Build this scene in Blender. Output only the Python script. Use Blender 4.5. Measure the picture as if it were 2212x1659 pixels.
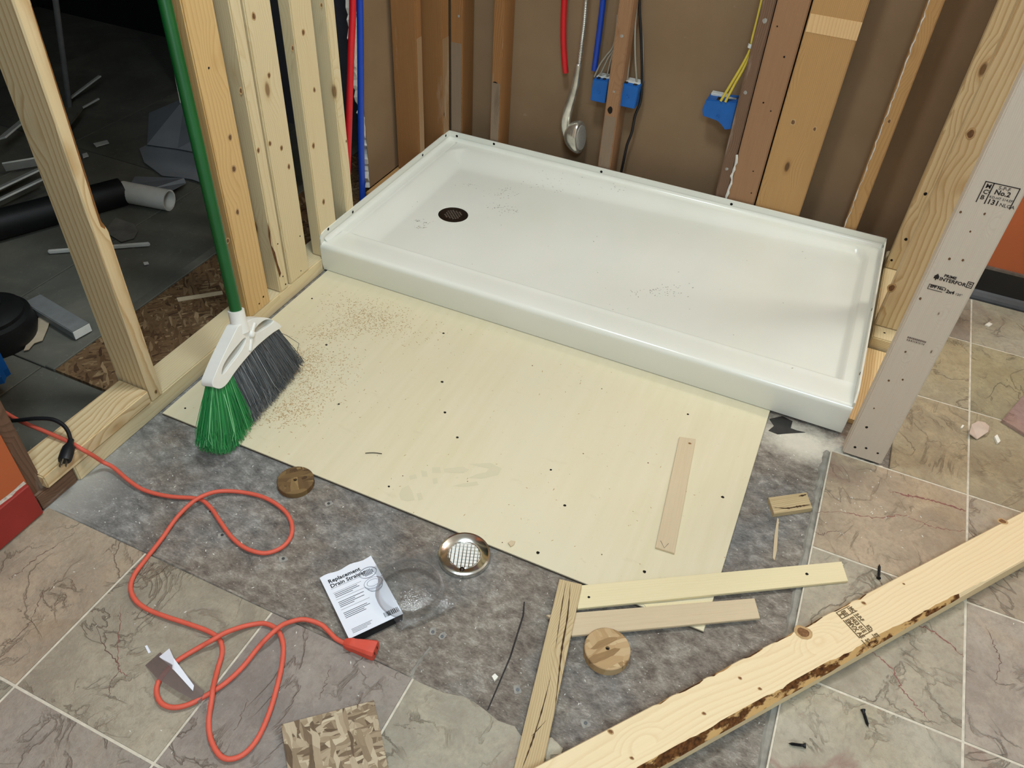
import bpy, bmesh, math, random
from mathutils import Vector, Matrix
random.seed(7)
S = bpy.context.scene
COL = S.collection
for o in list(bpy.data.objects): bpy.data.objects.remove(o)

# ---------------------------------------------------------------- camera
cam = bpy.data.cameras.new('camera'); cam.sensor_width = 36; cam.lens = 27.8789
cam.clip_start = .02; cam.clip_end = 60
co = bpy.data.objects.new('camera', cam); COL.objects.link(co)
co.matrix_world = Matrix(((0.9104,0.4109,0.0486,0), (-0.3079,0.5941,0.7431,0), (0.2765,-0.6915,0.6674,0), (0,0,0,1))).transposed()
co.location = (1.2842,-1.6215,1.3644)
S.camera = co

# ---------------------------------------------------------------- world, lights, exposure
S.view_settings.view_transform = 'Standard'; S.view_settings.look = 'None'
S.view_settings.exposure = 0.0; S.view_settings.gamma = 1; S.view_settings.use_curve_mapping = False
W = bpy.data.worlds.new('world'); S.world = W; W.use_nodes = True
W.node_tree.nodes['Background'].inputs[0].default_value = (.75, .82, 1, 1)
W.node_tree.nodes['Background'].inputs[1].default_value = .02
def lamp(name, loc, power, size, color, kind='AREA', aim=None, size_y=None, spread=180):
    l = bpy.data.lights.new(name, kind); l.energy = power; l.color = color
    if kind == 'AREA':
        l.shape = 'RECTANGLE' if size_y else 'DISK'; l.size = size
        if size_y: l.size_y = size_y
        l.spread = math.radians(spread)
    else: l.shadow_soft_size = size
    o = bpy.data.objects.new(name, l); COL.objects.link(o); o.location = loc
    if aim: o.rotation_euler = (Vector(aim)-Vector(loc)).to_track_quat('-Z', 'Y').to_euler()
    return o
lamp('vanity_lamp', (1.98, .70, 2.05), 24, .10, (.95, 1, .93), 'POINT')
lamp('vanity_lamp', (2.25, .70, 2.05), 13, .10, (.95, 1, .93), 'POINT')
lamp('ceiling_or_fill_lamp', (.60, -.40, 2.38), 23, .35, (.84, .95, 1), aim=(.60, -.40, 0))
lamp('ceiling_or_fill_lamp', (1.7, -2.2, 2.38), 42, .6, (.68, .87, 1), aim=(1.7, -2.0, 0))  # unseen bluish front fill, added to lift the camera-facing sides; no ceiling fixture

# ---------------------------------------------------------------- helpers
def srgb(c):
    return tuple(((v/255)/12.92 if v/255 <= .04045 else ((v/255+.055)/1.055)**2.4) for v in c)+(1,)
MW = {}
def mw(o): return MW.get(o.name, Matrix())
def put(o, world, parent=None):
    MW[o.name] = world.copy()
    if parent is not None:
        o.parent = parent; o.matrix_parent_inverse = mw(parent).inverted()
    o.matrix_basis = world
def tag(o, label=None, cat=None, group=None, kind=None):
    if label: o['label'] = label
    if cat: o['category'] = cat
    if group: o['group'] = group
    if kind: o['kind'] = kind
    return o
def mesh(name, v, f, mat, parent=None, world=None, smooth=False):
    me = bpy.data.meshes.new(name); me.from_pydata([tuple(q) for q in v], [], f); me.validate()
    return link(name, me, mat, parent, world, smooth)
def link(name, me, mat, parent=None, world=None, smooth=False):
    o = bpy.data.objects.new(name, me); COL.objects.link(o)
    if mat is not None:
        if len(me.materials): me.materials[0] = mat
        else: me.materials.append(mat)
    if smooth is True:
        for p in me.polygons: p.use_smooth = True
    elif smooth:
        for p in me.polygons: p.use_smooth = True
        me.set_sharp_from_angle(angle=math.radians(smooth))
    put(o, world or Matrix(), parent); return o
def from_bm(name, bm, mat, parent=None, world=None, smooth=False):
    bmesh.ops.recalc_face_normals(bm, faces=bm.faces)
    me = bpy.data.meshes.new(name); bm.to_mesh(me); bm.free()
    return link(name, me, mat, parent, world, smooth)
def empty(name, loc, parent=None):
    o = bpy.data.objects.new(name, None); COL.objects.link(o); o.empty_display_size = .05
    put(o, Matrix.Translation(Vector(loc)), parent); return o
def frame(o, z, x):
    z = Vector(z).normalized(); x = Vector(x); x = (x-z*x.dot(z)).normalized(); y = z.cross(x)
    m = Matrix((x, y, z)).transposed().to_4x4(); m.translation = Vector(o); return m
def bm_box(bm, lo, hi, bev=0, seg=1):
    r = bmesh.ops.create_cube(bm, size=1)
    for v in r['verts']:
        v.co = Vector([lo[i]+(v.co[i]+.5)*(hi[i]-lo[i]) for i in range(3)])
    if bev:
        es = list({e for v in r['verts'] for e in v.link_edges})
        bmesh.ops.bevel(bm, geom=es, offset=bev, segments=seg, affect='EDGES')
def box(name, lo, hi, mat, parent=None, bev=0, seg=1, world=None, smooth=False):
    c = Vector([(lo[i]+hi[i])/2 for i in range(3)]); c.z = lo[2]
    if world is None: world = Matrix.Translation(c)
    else: c = Vector()
    bm = bmesh.new(); bm_box(bm, Vector(lo)-c, Vector(hi)-c, bev, seg)
    return from_bm(name, bm, mat, parent, world, smooth)
def board(name, c0, c1, w, t, wdir, mat, parent=None, bev=.003, seg=2, sub=0, warp=0):
    # lumber: local Z runs along the length, X across the width, Y through the thickness
    L = (Vector(c1)-Vector(c0)).length; m = frame(c0, Vector(c1)-Vector(c0), wdir)
    bm = bmesh.new(); bm_box(bm, (-w/2, -t/2, 0), (w/2, t/2, L), bev, seg)
    return from_bm(name, bm, mat, parent, m, 40)
def prism(name, pts, z0, z1, mat, axis=(1,0), parent=None, bev=0, smooth=False, origin=None):
    # polygon (world xy) between two heights; local Z along axis so that grain follows it
    ox = sum(p[0] for p in pts)/len(pts); oy = sum(p[1] for p in pts)/len(pts)
    ax = Vector((axis[0], axis[1], 0)).normalized()
    m = frame((ox, oy, z0), ax, (-ax.y, ax.x, 0)); mi = m.inverted(); n = len(pts)
    bm = bmesh.new()
    a = [bm.verts.new(mi @ Vector((p[0], p[1], z0))) for p in pts]
    b = [bm.verts.new(mi @ Vector((p[0], p[1], z1))) for p in pts]
    bm.faces.new(a); top = bm.faces.new(b)
    for i in range(n): bm.faces.new((a[i], a[(i+1)%n], b[(i+1)%n], b[i]))
    if bev: bmesh.ops.bevel(bm, geom=list(top.edges), offset=bev, segments=2, affect='EDGES')
    return from_bm(name, bm, mat, parent, m, smooth)
def smooth_path(pts, k=6):
    P = [Vector(p) for p in pts]; out = []
    for i in range(len(P)-1):
        a = P[max(i-1,0)]; b = P[i]; c = P[i+1]; d = P[min(i+2,len(P)-1)]
        for j in range(k):
            t = j/k
            out.append(.5*((2*b)+(c-a)*t+(2*a-5*b+4*c-d)*t*t+(3*b-a-3*c+d)*t**3))
    out.append(P[-1]); return out
def bm_tube(bm, P, r, n=8, caps=True):
    rs = r if isinstance(r, (list, tuple)) else [r]*len(P)
    up = Vector((0,0,1)); rings = []; prev = None
    for i, p in enumerate(P):
        t = (P[min(i+1,len(P)-1)]-P[max(i-1,0)]).normalized()
        if prev is None:
            x = t.cross(up) if abs(t.dot(up)) < .95 else t.cross(Vector((1,0,0)))
        else: x = prev-t*prev.dot(t)
        x.normalize(); prev = x; y = t.cross(x)
        rings.append([bm.verts.new(p+(x*math.cos(2*math.pi*j/n)+y*math.sin(2*math.pi*j/n))*rs[i]) for j in range(n)])
    for a, b in zip(rings, rings[1:]):
        for j in range(n): bm.faces.new((a[j], a[(j+1)%n], b[(j+1)%n], b[j]))
    if caps: bm.faces.new(rings[0][::-1]); bm.faces.new(rings[-1])
def tube(name, pts, r, mat, parent=None, n=8, k=6):
    o = Vector(pts[0]); P = smooth_path(pts, k) if k > 1 else [Vector(p) for p in pts]
    P = [p-o for p in P]; bm = bmesh.new(); bm_tube(bm, P, r, n)
    return from_bm(name, bm, mat, parent, Matrix.Translation(o), 50)
def lathe(name, prof, mat, world, parent=None, n=36, smooth=40):
    bm = bmesh.new(); rings = []
    for r, z in prof:
        if r < 1e-6: rings.append([bm.verts.new((0,0,z))])
        else: rings.append([bm.verts.new((r*math.cos(2*math.pi*j/n), r*math.sin(2*math.pi*j/n), z)) for j in range(n)])
    for a, b in zip(rings, rings[1:]):
        for j in range(n):
            k = (j+1)%n
            if len(a) == 1 and len(b) == 1: continue
            if len(a) == 1: bm.faces.new((a[0], b[j], b[k]))
            elif len(b) == 1: bm.faces.new((a[j], a[k], b[0]))
            else: bm.faces.new((a[j], a[k], b[k], b[j]))
    return from_bm(name, bm, mat, parent, world, smooth)
def lettering(name, s, size, mat, world, parent=None, align='LEFT', spacing=1.0, bold=0.0):
    cu = bpy.data.curves.new('tmp', 'FONT'); cu.body = s; cu.size = size; cu.align_x = align
    cu.extrude = .00015; cu.space_line = .95; cu.space_character = spacing; cu.offset = bold; cu.resolution_u = 2
    t = bpy.data.objects.new('tmp', cu); COL.objects.link(t)
    dg = bpy.context.evaluated_depsgraph_get(); dg.update()
    me = bpy.data.meshes.new_from_object(t.evaluated_get(dg)); bpy.data.objects.remove(t)
    me.name = name
    return link(name, me, mat, parent, world)
def T(*v): return Matrix.Translation(Vector(v))

# ---------------------------------------------------------------- materials
class Mat:
    def __init__(s, name, rough=.6, spec=.3):
        s.m = bpy.data.materials.new(name); s.m.use_nodes = True; s.nt = s.m.node_tree
        s.b = s.nt.nodes['Principled BSDF']; s.b.inputs['Roughness'].default_value = rough
        s.b.inputs['Specular IOR Level'].default_value = spec
        s.tc = s.nt.nodes.new('ShaderNodeTexCoord'); s.co = s.tc.outputs['Object']
        s.oi = s.nt.nodes.new('ShaderNodeObjectInfo')
    def n(s, t, **k):
        x = s.nt.nodes.new('ShaderNode'+t)
        for a, b in k.items(): setattr(x, a, b)
        return x
    def set(s, sock, v):
        if hasattr(v, 'links') or isinstance(v, bpy.types.NodeSocket): s.nt.links.new(v, sock)
        else: sock.default_value = v
    def vec(s, scale=(1,1,1), rot=(0,0,0), loc=(0,0,0), src=None):
        x = s.n('Mapping'); s.set(x.inputs[0], src or s.co); x.inputs['Location'].default_value = loc
        x.inputs['Rotation'].default_value = rot; x.inputs['Scale'].default_value = scale; return x.outputs[0]
    def rnd(s, amp=37.):
        c = s.n('Combine''XYZ'); m = s.math('MULTIPLY', s.oi.outputs['Random'], amp)
        for i in range(3): s.set(c.inputs[i], s.math('MULTIPLY', m, (1, .7, .43)[i]))
        return c.outputs[0]
    def add(s, a, b, k=1.):
        x = s.n('VectorMath', operation='ADD'); s.set(x.inputs[0], a)
        if k != 1: 
            y = s.n('VectorMath', operation='SCALE'); s.set(y.inputs[0], b); s.set(y.inputs['Scale'], k); b = y.outputs[0]
        s.set(x.inputs[1], b); return x.outputs[0]
    def noise(s, v, scale=5, detail=4, rough=.55, dist=0, col=False):
        x = s.n('TexNoise'); s.set(x.inputs['Vector'], v); x.inputs['Scale'].default_value = scale
        x.inputs['Detail'].default_value = detail; x.inputs['Roughness'].default_value = rough; x.inputs['Distortion'].default_value = dist
        return x.outputs['Color' if col else 'Fac']
    def voro(s, v, scale=5, feat='F1', out='Distance', rnd=1.):
        x = s.n('TexVoronoi', feature=feat); s.set(x.inputs['Vector'], v); x.inputs['Scale'].default_value = scale
        x.inputs['Randomness'].default_value = rnd; return x.outputs[out]
    def math(s, op, a, b=0., clamp=False):
        x = s.n('Math', operation=op, use_clamp=clamp); s.set(x.inputs[0], a); s.set(x.inputs[1], b); return x.outputs[0]
    def ramp(s, f, stops, interp='LINEAR'):
        x = s.n('ValToRGB'); s.set(x.inputs[0], f); e = x.color_ramp.elements; x.color_ramp.interpolation = interp
        while len(e) < len(stops): e.new(.5)
        for q, (p, c) in zip(e, stops): q.position = p; q.color = c if len(c) == 4 else tuple(c)+(1,)
        return x.outputs[0]
    def mask(s, f, lo, hi):
        x = s.n('MapRange', clamp=True); s.set(x.inputs[0], f); x.inputs[1].default_value = lo; x.inputs[2].default_value = hi; return x.outputs[0]
    def mix(s, f, a, b, mode='MIX'):
        x = s.n('Mix', data_type='RGBA', blend_type=mode); s.set(x.inputs[0], f); s.set(x.inputs[6], a); s.set(x.inputs[7], b); return x.outputs[2]
    def base(s, c): s.set(s.b.inputs['Base Color'], c); return s
    def bump(s, h, strength=.3, dist=.002):
        x = s.n('Bump'); x.inputs['Strength'].default_value = strength; x.inputs['Distance'].default_value = dist
        s.set(x.inputs['Height'], h); s.set(s.b.inputs['Normal'], x.outputs[0]); return s
    def sep(s, v, i):
        x = s.n('SeparateXYZ'); s.set(x.inputs[0], v); return x.outputs[i]
def plain(name, rgb, rough=.6, metal=0, var=.12, scale=30, spec=.3, trans=0):
    M = Mat(name, rough, spec); c = srgb(rgb); M.b.inputs['Metallic'].default_value = metal
    d = tuple(v*(1-var) for v in c[:3])+(1,); l = tuple(min(1, v*(1+var)) for v in c[:3])+(1,)
    M.base(M.ramp(M.noise(M.co, scale, 4), [(.3, d), (.7, l)])); return M.m
def pine(name, light, mid, dark, rings=42, tilt=(.02, .03), pith=(.05, .035), knot=.10, kscale=(9, 9, 4.2), ringamt=.6, streak=.25, rough=.62, stain=None):
    M = Mat(name, rough, .25); R_ = M.rnd(9.)
    P = M.add(M.co, M.rnd(.03))
    lowv = M.add(M.vec((2.2, 2.2, 1.0)), R_)
    warp = M.noise(lowv, 2.2, 2, .5, 0, True)
    Pw = M.add(M.vec((1, 1, 1), (tilt[0], tilt[1], 0), (pith[0], pith[1], 0), P), warp, .035)
    kv = M.add(M.vec(kscale), R_)
    kd = M.voro(kv, 1.)
    near = M.math('SUBTRACT', 1., M.mask(kd, .0, .38))
    Pw = M.add(Pw, M.math('MULTIPLY', near, .02))
    w = M.n('TexWave', wave_type='RINGS', rings_direction='Z', wave_profile='SAW'); M.set(w.inputs['Vector'], Pw)
    w.inputs['Scale'].default_value = rings; w.inputs['Distortion'].default_value = .6; w.inputs['Detail'].default_value = 2; w.inputs['Detail Scale'].default_value = 1.5
    ringc = M.ramp(w.outputs['Fac'], [(0, (0,0,0,1)), (.55, (.25,.25,.25,1)), (.88, (1,1,1,1)), (1, (.2,.2,.2,1))])
    fib = M.noise(M.add(M.vec((260, 260, 7)), R_), 1., 3, .6)
    c = M.mix(M.math('MULTIPLY', ringc, ringamt), srgb(light), srgb(mid))
    c = M.mix(M.math('MULTIPLY', M.mask(fib, .45, .8), streak), c, srgb(mid))
    big = M.noise(M.add(M.vec((6, 6, 1.3)), R_), 1., 3)
    c = M.mix(M.math('MULTIPLY', M.mask(big, .5, .8), .35), c, srgb(mid))
    if stain: c = M.mix(M.math('MULTIPLY', M.mask(M.noise(M.add(M.vec((14, 14, 2.5)), R_), 1., 5, .65), stain[1], stain[1]+.18), stain[2]), c, srgb(stain[0]))
    if knot:
        halo = M.math('SUBTRACT', 1., M.mask(kd, knot*.8, knot*1.7)); core = M.math('SUBTRACT', 1., M.mask(kd, knot*.55, knot*.95))
        c = M.mix(M.math('MULTIPLY', halo, .55), c, srgb(mid)); c = M.mix(M.math('MULTIPLY', core, .85), c, srgb(dark))
    M.base(c); M.bump(M.math('ADD', M.math('MULTIPLY', ringc, -.4), fib), .25, .0008); return M.m

NEW = pine('new_pine', (222,200,158), (184,148,100), (104,72,44), rings=25, ringamt=.8, stain=((150,112,70), .64, .45))
NEWB = pine('pale_pine', (222,205,166), (202,174,126), (128,96,62), rings=50, ringamt=.45)
POST = pine('pinkish_spruce', (210,196,178), (192,172,150), (104,88,72), rings=95, pith=(.12,.02), ringamt=.35, knot=.05, kscale=(22,22,9))
GOLD = pine('golden_pine', (218,184,128), (192,150,92), (126,84,46), rings=34, pith=(.02,.05), ringamt=.55, knot=.09)
OLD = pine('old_orange_fir', (152,108,66), (114,74,40), (52,36,24), rings=90, pith=(.1,.05), ringamt=.55, knot=.06, stain=((176,158,136), .60, .6))
OLDW = pine('old_wide_plank', (184,144,94), (154,112,66), (76,52,32), rings=70, pith=(.14,.05), ringamt=.5, knot=.07, kscale=(8,8,3.4), stain=((214,178,132), .68, .4))
OLDM = pine('old_red_brown_stud', (156,118,86), (126,90,62), (70,50,36), rings=80, pith=(.12,.05), ringamt=.4, knot=.05, stain=((180,140,108), .66, .4))
ROT = pine('weathered_wood', (120,92,72), (82,60,46), (40,30,25), rings=80, ringamt=.6, knot=.06, stain=((186,176,162), .56, .75))
LATH = pine('thin_maple_strip', (208,190,158), (192,168,134), (150,122,90), rings=120, pith=(.2,.02), ringamt=.3, knot=0, streak=.5)
PLYST = pine('ply_strip', (228,214,174), (216,200,154), (170,146,104), rings=60, pith=(.25,.05), ringamt=.2, knot=0, streak=.3)
CRACK = pine('cracked_strip', (202,182,142), (172,146,104), (104,80,52), rings=90, pith=(.03,.02), ringamt=.8, knot=0, streak=.6)

def M_ply():
    M = Mat('sanded_plywood', .62, .25)
    a = M.noise(M.vec((40, 3, 3)), 1., 4); b = M.noise(M.co, 2.2, 3); d = M.noise(M.co, 90, 4, .6)
    c = M.ramp(a, [(.3, srgb((221,210,180))), (.7, srgb((214,203,169)))])
    c = M.mix(M.mask(b, .45, .75), c, srgb((217,208,180)))
    c = M.mix(M.math('MULTIPLY', M.mask(d, .66, .8), .25), c, srgb((170,150,112)))
    s = M.noise(M.vec((9, 9, 30)), 1., 5, .65)
    c = M.mix(M.math('MULTIPLY', M.mask(s, .62, .8), .28), c, srgb((176,160,124)))
    M.base(c); M.bump(a, .08, .0005); return M.m
PLY = M_ply()
def M_osb(name, cols, sc=1., plane='xz'):
    # pressed strands: long thin cells in several directions
    M = Mat(name, .75, .2); P = M.add(M.co, M.rnd(5.)); lay = []
    for i, r in enumerate((.25, 1.35, -.75, 2.3, .75)):
        rot = (0, r, 0) if plane == 'xz' else (0, 0, r)
        q = M.vec((1,1,1), rot, (i*.31, i*.17, i*.23), P)
        q = M.add(q, M.noise(M.vec((1,1,1), src=q), 30*sc, 2, .5, 0, True), .012)
        q = M.vec((120*sc, 30*sc, 27*sc) if plane == 'xz' else (120*sc, 27*sc, 30*sc), src=q)
        x = M.n('TexVoronoi', feature='F1'); M.set(x.inputs['Vector'], q); x.inputs['Scale'].default_value = 1.
        fib = M.noise(M.vec((4,4,1.) if plane == 'xz' else (4,1,4), src=q), 1.5, 3)
        lay.append((M.math('ADD', M.math('MULTIPLY', M.sep(x.outputs['Color'], 0), .82), M.math('MULTIPLY', fib, .22)), M.sep(x.outputs['Color'], 1)))
    v = lay[0][0]
    for k in (1, 2, 3, 4): v = M.mix(M.mask(lay[k][1], .60, .605), v, lay[k][0])
    n = len(cols); c = M.ramp(v, [(.04+.92*i/(n-1), srgb(q)) for i, q in enumerate(cols)])
    M.base(c); M.bump(v, .5, .0015); return M.m
OSB = M_osb('osb_panel', [(84,68,52), (128,110,88), (156,138,112), (176,160,134), (200,186,158)], 1.0)
OSBD = M_osb('osb_dark', [(58,40,28), (92,68,46), (118,92,64), (100,76,52), (158,132,98)])
OSBG = M_osb('osb_plug_brown', [(66,48,32), (98,76,50), (112,88,58), (128,104,68), (148,122,80)], .8, 'xy')
OSBL = M_osb('osb_plug_tan', [(132,102,68), (168,138,98), (182,152,110), (190,162,122), (202,176,136)], .7, 'xy')

def M_subfloor():
    M = Mat('glue_scraped_subfloor', .85, .2); P = M.co
    big = M.noise(P, 2.6, 5, .6); b2 = M.noise(M.vec((1,1,1), loc=(3,1,0)), 9, 5, .65)
    mid = M.noise(M.vec((1, 1.5, 1), (0, 0, .6)), 34, 9, .74, .25); fine = M.noise(M.vec((1, 3.0, 1), (0, 0, -.7)), 130, 5, .75)
    v = M.math('ADD', M.math('MULTIPLY', mid, .62), M.math('ADD', M.math('MULTIPLY', fine, .28), M.math('MULTIPLY', b2, .20)))
    c = M.ramp(v, [(.38, srgb((70,68,67))), (.49, srgb((108,106,103))), (.57, srgb((130,128,124))), (.70, srgb((176,174,168)))])
    cb = M.ramp(v, [(.38, srgb((72,62,54))), (.50, srgb((112,101,90))), (.58, srgb((136,126,113))), (.70, srgb((176,168,154)))])
    x0 = M.sep(P, 0)
    c = M.mix(M.math('MULTIPLY', M.mask(M.math('ADD', big, M.math('MULTIPLY', x0, .10)), .50, .64), .8), c, cb)
    c = M.mix(M.math('MULTIPLY', M.mask(M.noise(P, 210, 3, .6), .67, .73), .7), c, srgb((214,211,203)))
    c = M.mix(M.math('MULTIPLY', M.mask(M.noise(M.vec((1,1.8,1), (0,0,-.5)), 60, 6, .75), .60, .70), .55), c, srgb((64,60,57)))
    # spilled plaster dust by the corner of the shower tray
    x = M.sep(P, 0); y = M.sep(P, 1)
    dx = M.math('SUBTRACT', x, 1.44); dy = M.math('SUBTRACT', y, -.07)
    d = M.math('SQRT', M.math('ADD', M.math('MULTIPLY', M.math('MULTIPLY', dx, dx), .8), M.math('MULTIPLY', M.math('MULTIPLY', dy, dy), 3.)))
    dm = M.math('SUBTRACT', 1., M.mask(M.math('ADD', d, M.math('MULTIPLY', M.noise(P, 40, 5, .7), .12)), .10, .20))
    c = M.mix(M.math('MULTIPLY', dm, .85), c, srgb((214,208,192)))
    # dust along the foot of the left wall
    lm = M.math('SUBTRACT', 1., M.mask(M.math('ADD', M.math('ABSOLUTE', x), M.math('MULTIPLY', mid, .16)), .08, .2)); lm = M.math('MULTIPLY', lm, M.math('SUBTRACT', 1., M.mask(y, -.9, -.75)))
    c = M.mix(M.math('MULTIPLY', lm, .6), c, srgb((190,186,176)))
    M.base(c); M.bump(v, .6, .003); return M.m
SUB = M_subfloor()
def M_tile(name):
    M = Mat(name, .42, .4); P = M.add(M.vec((1,1,1), src=M.tc.outputs['Object']), M.rnd(31.))
    tint = M.oi.outputs['Color']
    def tn(r, g_, b): return M.mix(1., tint, (r, g_, b, 1), 'MULTIPLY')
    b1 = M.noise(P, 4.0, 6, .6, .5); b2 = M.noise(P, 14, 8, .68, .8); f = M.noise(P, 75, 6, .75); h = M.noise(M.vec((1,1,1), loc=(7,3,5), src=P), 3.0, 4, .6, .6)
    c = M.mix(M.mask(b1, .36, .66), tn(.78,.76,.75), tn(1.10,1.10,1.08))
    c = M.mix(M.math('MULTIPLY', M.mask(h, .52, .68), .6), c, tn(1.0,.90,.70))
    c = M.mix(M.math('MULTIPLY', M.mask(b2, .48, .66), .65), c, tn(1.20,1.17,1.10))
    c = M.mix(M.math('MULTIPLY', M.mask(M.math('SUBTRACT', 1., b2), .56, .72), .5), c, tn(.66,.62,.58))
    c = M.mix(M.math('MULTIPLY', M.mask(f, .46, .68), .55), c, tn(.66,.62,.58))
    def ridge(off, scale, width, amt, col, dist, gate, c, det=5):
        n = M.noise(M.vec((1, .7, 1), (0,0,.5), (off,off*.6,0), P), scale, det, .55, dist)
        r = M.math('SUBTRACT', 1., M.mask(M.math('ABSOLUTE', M.math('SUBTRACT', n, .5)), 0., width))
        g_ = M.mask(M.noise(M.vec((1,1,1), loc=(off*2,1,4), src=P), scale*.8, 2), *gate); k = M.math('MULTIPLY', r, g_)
        return M.mix(M.math('MULTIPLY', k, amt), c, col), k
    c, r1 = ridge(2., 2.4, .009, .42, srgb((98,78,66)), 1.2, (.46, .56), c, 7)
    c, r2 = ridge(5., 6., .014, .30, srgb((104,88,72)), 1.2, (.50, .62), c, 8)
    c, r4 = ridge(13., 11., .022, .25, srgb((112,96,78)), .8, (.50, .62), c, 8)
    c, r3 = ridge(9., 1.7, .030, .5, srgb((134,90,84)), .9, (.56, .66), c)
    M.base(c); M.bump(M.math('ADD', M.math('MULTIPLY', M.math('ADD', M.math('ADD', r1, r2), r4), -.5), M.math('ADD', b2, M.math('MULTIPLY', f, .5))), .85, .005)
    M.set(M.b.inputs['Roughness'], M.ramp(f, [(.3, (.36,)*3+(1,)), (.7, (.55,)*3+(1,))])); return M.m
TILE = M_tile('slate_look_tile')
GROUT = plain('grout', (206,198,180), .9, var=.15, scale=60)
THIN = plain('thinset', (146,142,132), .9, var=.25, scale=40)
def M_acrylic():
    M = Mat('white_acrylic', .16, .5)
    M.base(M.ramp(M.noise(M.co, 3, 3), [(.3, srgb((232,232,222))), (.7, srgb((226,226,214)))]))
    M.set(M.b.inputs['Roughness'], M.ramp(M.noise(M.co, 14, 4), [(.3, (.17,)*3+(1,)), (.7, (.27,)*3+(1,))]))
    M.bump(M.noise(M.co, 9, 2), .04, .002); return M.m
ACR = M_acrylic()
def M_paper():
    M = Mat('brown_paper_face', .8, .15); a = M.noise(M.co, 2.5, 4); b = M.noise(M.co, 120, 3, .7)
    c = M.ramp(a, [(.3, srgb((128,104,78))), (.7, srgb((142,117,90)))])
    c = M.mix(M.math('MULTIPLY', M.mask(M.noise(M.vec((20, 20, 30)), 1., 5, .7), .68, .76), .35), c, srgb((170,154,134)))
    c = M.mix(M.math('MULTIPLY', M.mask(b, .6, .8), .25), c, srgb((108,88,64))); M.base(c); return M.m
PAPER = M_paper()
ORANGE = plain('burnt_orange_paint', (184,98,58), .5, var=.06, scale=6)
RED = plain('red_gloss_paint', (148,48,42), .4, var=.1, scale=8)
BLACKG = plain('black_gloss_vinyl', (24,24,26), .25, var=.2, scale=8, spec=.5)
GYP = plain('gypsum_core', (214,210,202), .95, var=.15, scale=50)
CEIL = plain('ceiling_paint', (230,230,226), .9, var=.03, scale=5)
BEIGE = plain('pale_wall_paint', (214,214,206), .8, var=.04, scale=5)
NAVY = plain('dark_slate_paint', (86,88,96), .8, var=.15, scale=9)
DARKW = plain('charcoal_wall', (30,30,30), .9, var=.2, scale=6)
INK = plain('stamp_ink', (46,38,36), .8, var=.2, scale=300)
INKB = plain('black_print', (22,22,24), .6, var=.1, scale=300)
HOLE = plain('dark_hole', (26,20,15), .9, var=.2, scale=200)
KNOT = plain('knot_wood', (112,80,52), .7, var=.35, scale=160)
KRIM = plain('knot_rim', (182,150,106), .7, var=.15, scale=120)
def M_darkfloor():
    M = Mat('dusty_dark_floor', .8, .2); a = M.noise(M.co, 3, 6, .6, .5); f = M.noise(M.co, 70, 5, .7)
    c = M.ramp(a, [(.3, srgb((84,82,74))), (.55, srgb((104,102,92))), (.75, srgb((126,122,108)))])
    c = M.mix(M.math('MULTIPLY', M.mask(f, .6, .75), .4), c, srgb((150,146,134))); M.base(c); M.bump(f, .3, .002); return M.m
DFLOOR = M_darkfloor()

# ================================================================ SETTING
X0, X1, Y0, Y1, H = -.10, 3.3, -3.1, .925, 2.44
FZ = -.008                                                     # scraped subfloor; tile and plywood tops lie near zero
floor = tag(box('floor', (-.105, Y0, -.05), (X1, Y1, FZ), SUB, world=T(0,0,0)), kind='structure')
PIT = .3095; RY = [.83, .5605, .245, -.0705, -.386, -.7015, -1.017, -1.3325, -1.648, -1.9635, -2.279, -2.6, -2.92]
RX = [-.0405, .269, .5785, .888, 1.1975, 1.507, 1.8165, 2.126, 2.4355, 2.745, 3.0545, 3.29]
TINT = {(1,6):(164,156,138), (2,6):(150,142,134), (3,6):(170,166,148), (4,6):(172,166,150), (0,6):(168,154,134),
        (5,3):(174,158,136), (5,4):(172,164,146), (5,5):(174,168,152), (6,3):(170,158,140), (6,4):(168,158,146), (6,5):(172,164,150), (5,2):(174,160,132), (5,1):(170,160,134),
        (6,2):(172,160,132), (6,1):(168,160,130), (6,0):(172,166,148), (1,7):(152,144,134), (2,7):(152,142,136), (3,7):(148,136,134), (0,7):(150,146,130), (7,1):(174,164,146), (7,2):(168,154,134)}
def tile_piece(pts, tint, z=0.):
    o = prism('tile', pts, FZ, z, TILE, parent=floor, bev=.0012); o.color = srgb(tint); return o
random.seed(3); tiles = {}
g = .0015
for j in range(len(RY)-1):
    for i in range(len(RX)-1):
        x0, x1, y1, y0 = RX[i]+g, RX[i+1]-g, RY[j]-g, RY[j+1]+g
        if j < 6 and i < 5: continue
        if i == 5 and j < 3: x0 = 1.642
        if i == 0: x0 = max(x0, .004)
        if j >= 6 and i == 4: continue
        if j == 6 and i == 3: continue
        tint = TINT.get((i,j)) or random.choice([(164,150,134), (154,144,130), (150,136,128), (170,158,138)])
        if i == 0: x1 = RX[1]-g
        tiles[(i,j)] = tile_piece([(x0,y0), (x1,y0), (x1,y1), (x0,y1)], tint)
# the broken tile beside the scraped patch keeps its ragged edge
tile_piece([(.89,-1.3306), (1.19,-1.3306), (1.1801,-1.0175), (1.1557,-1.0081), (1.1269,-1.0263), (1.1059,-1.0301), (1.09,-1.018), (1.0596,-1.0235), (1.0312,-1.015), (1.0068,-1.0099), (0.984,-1.0085), (0.9507,-1.0197), (.89,-1.019)], (174,168,150))
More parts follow.
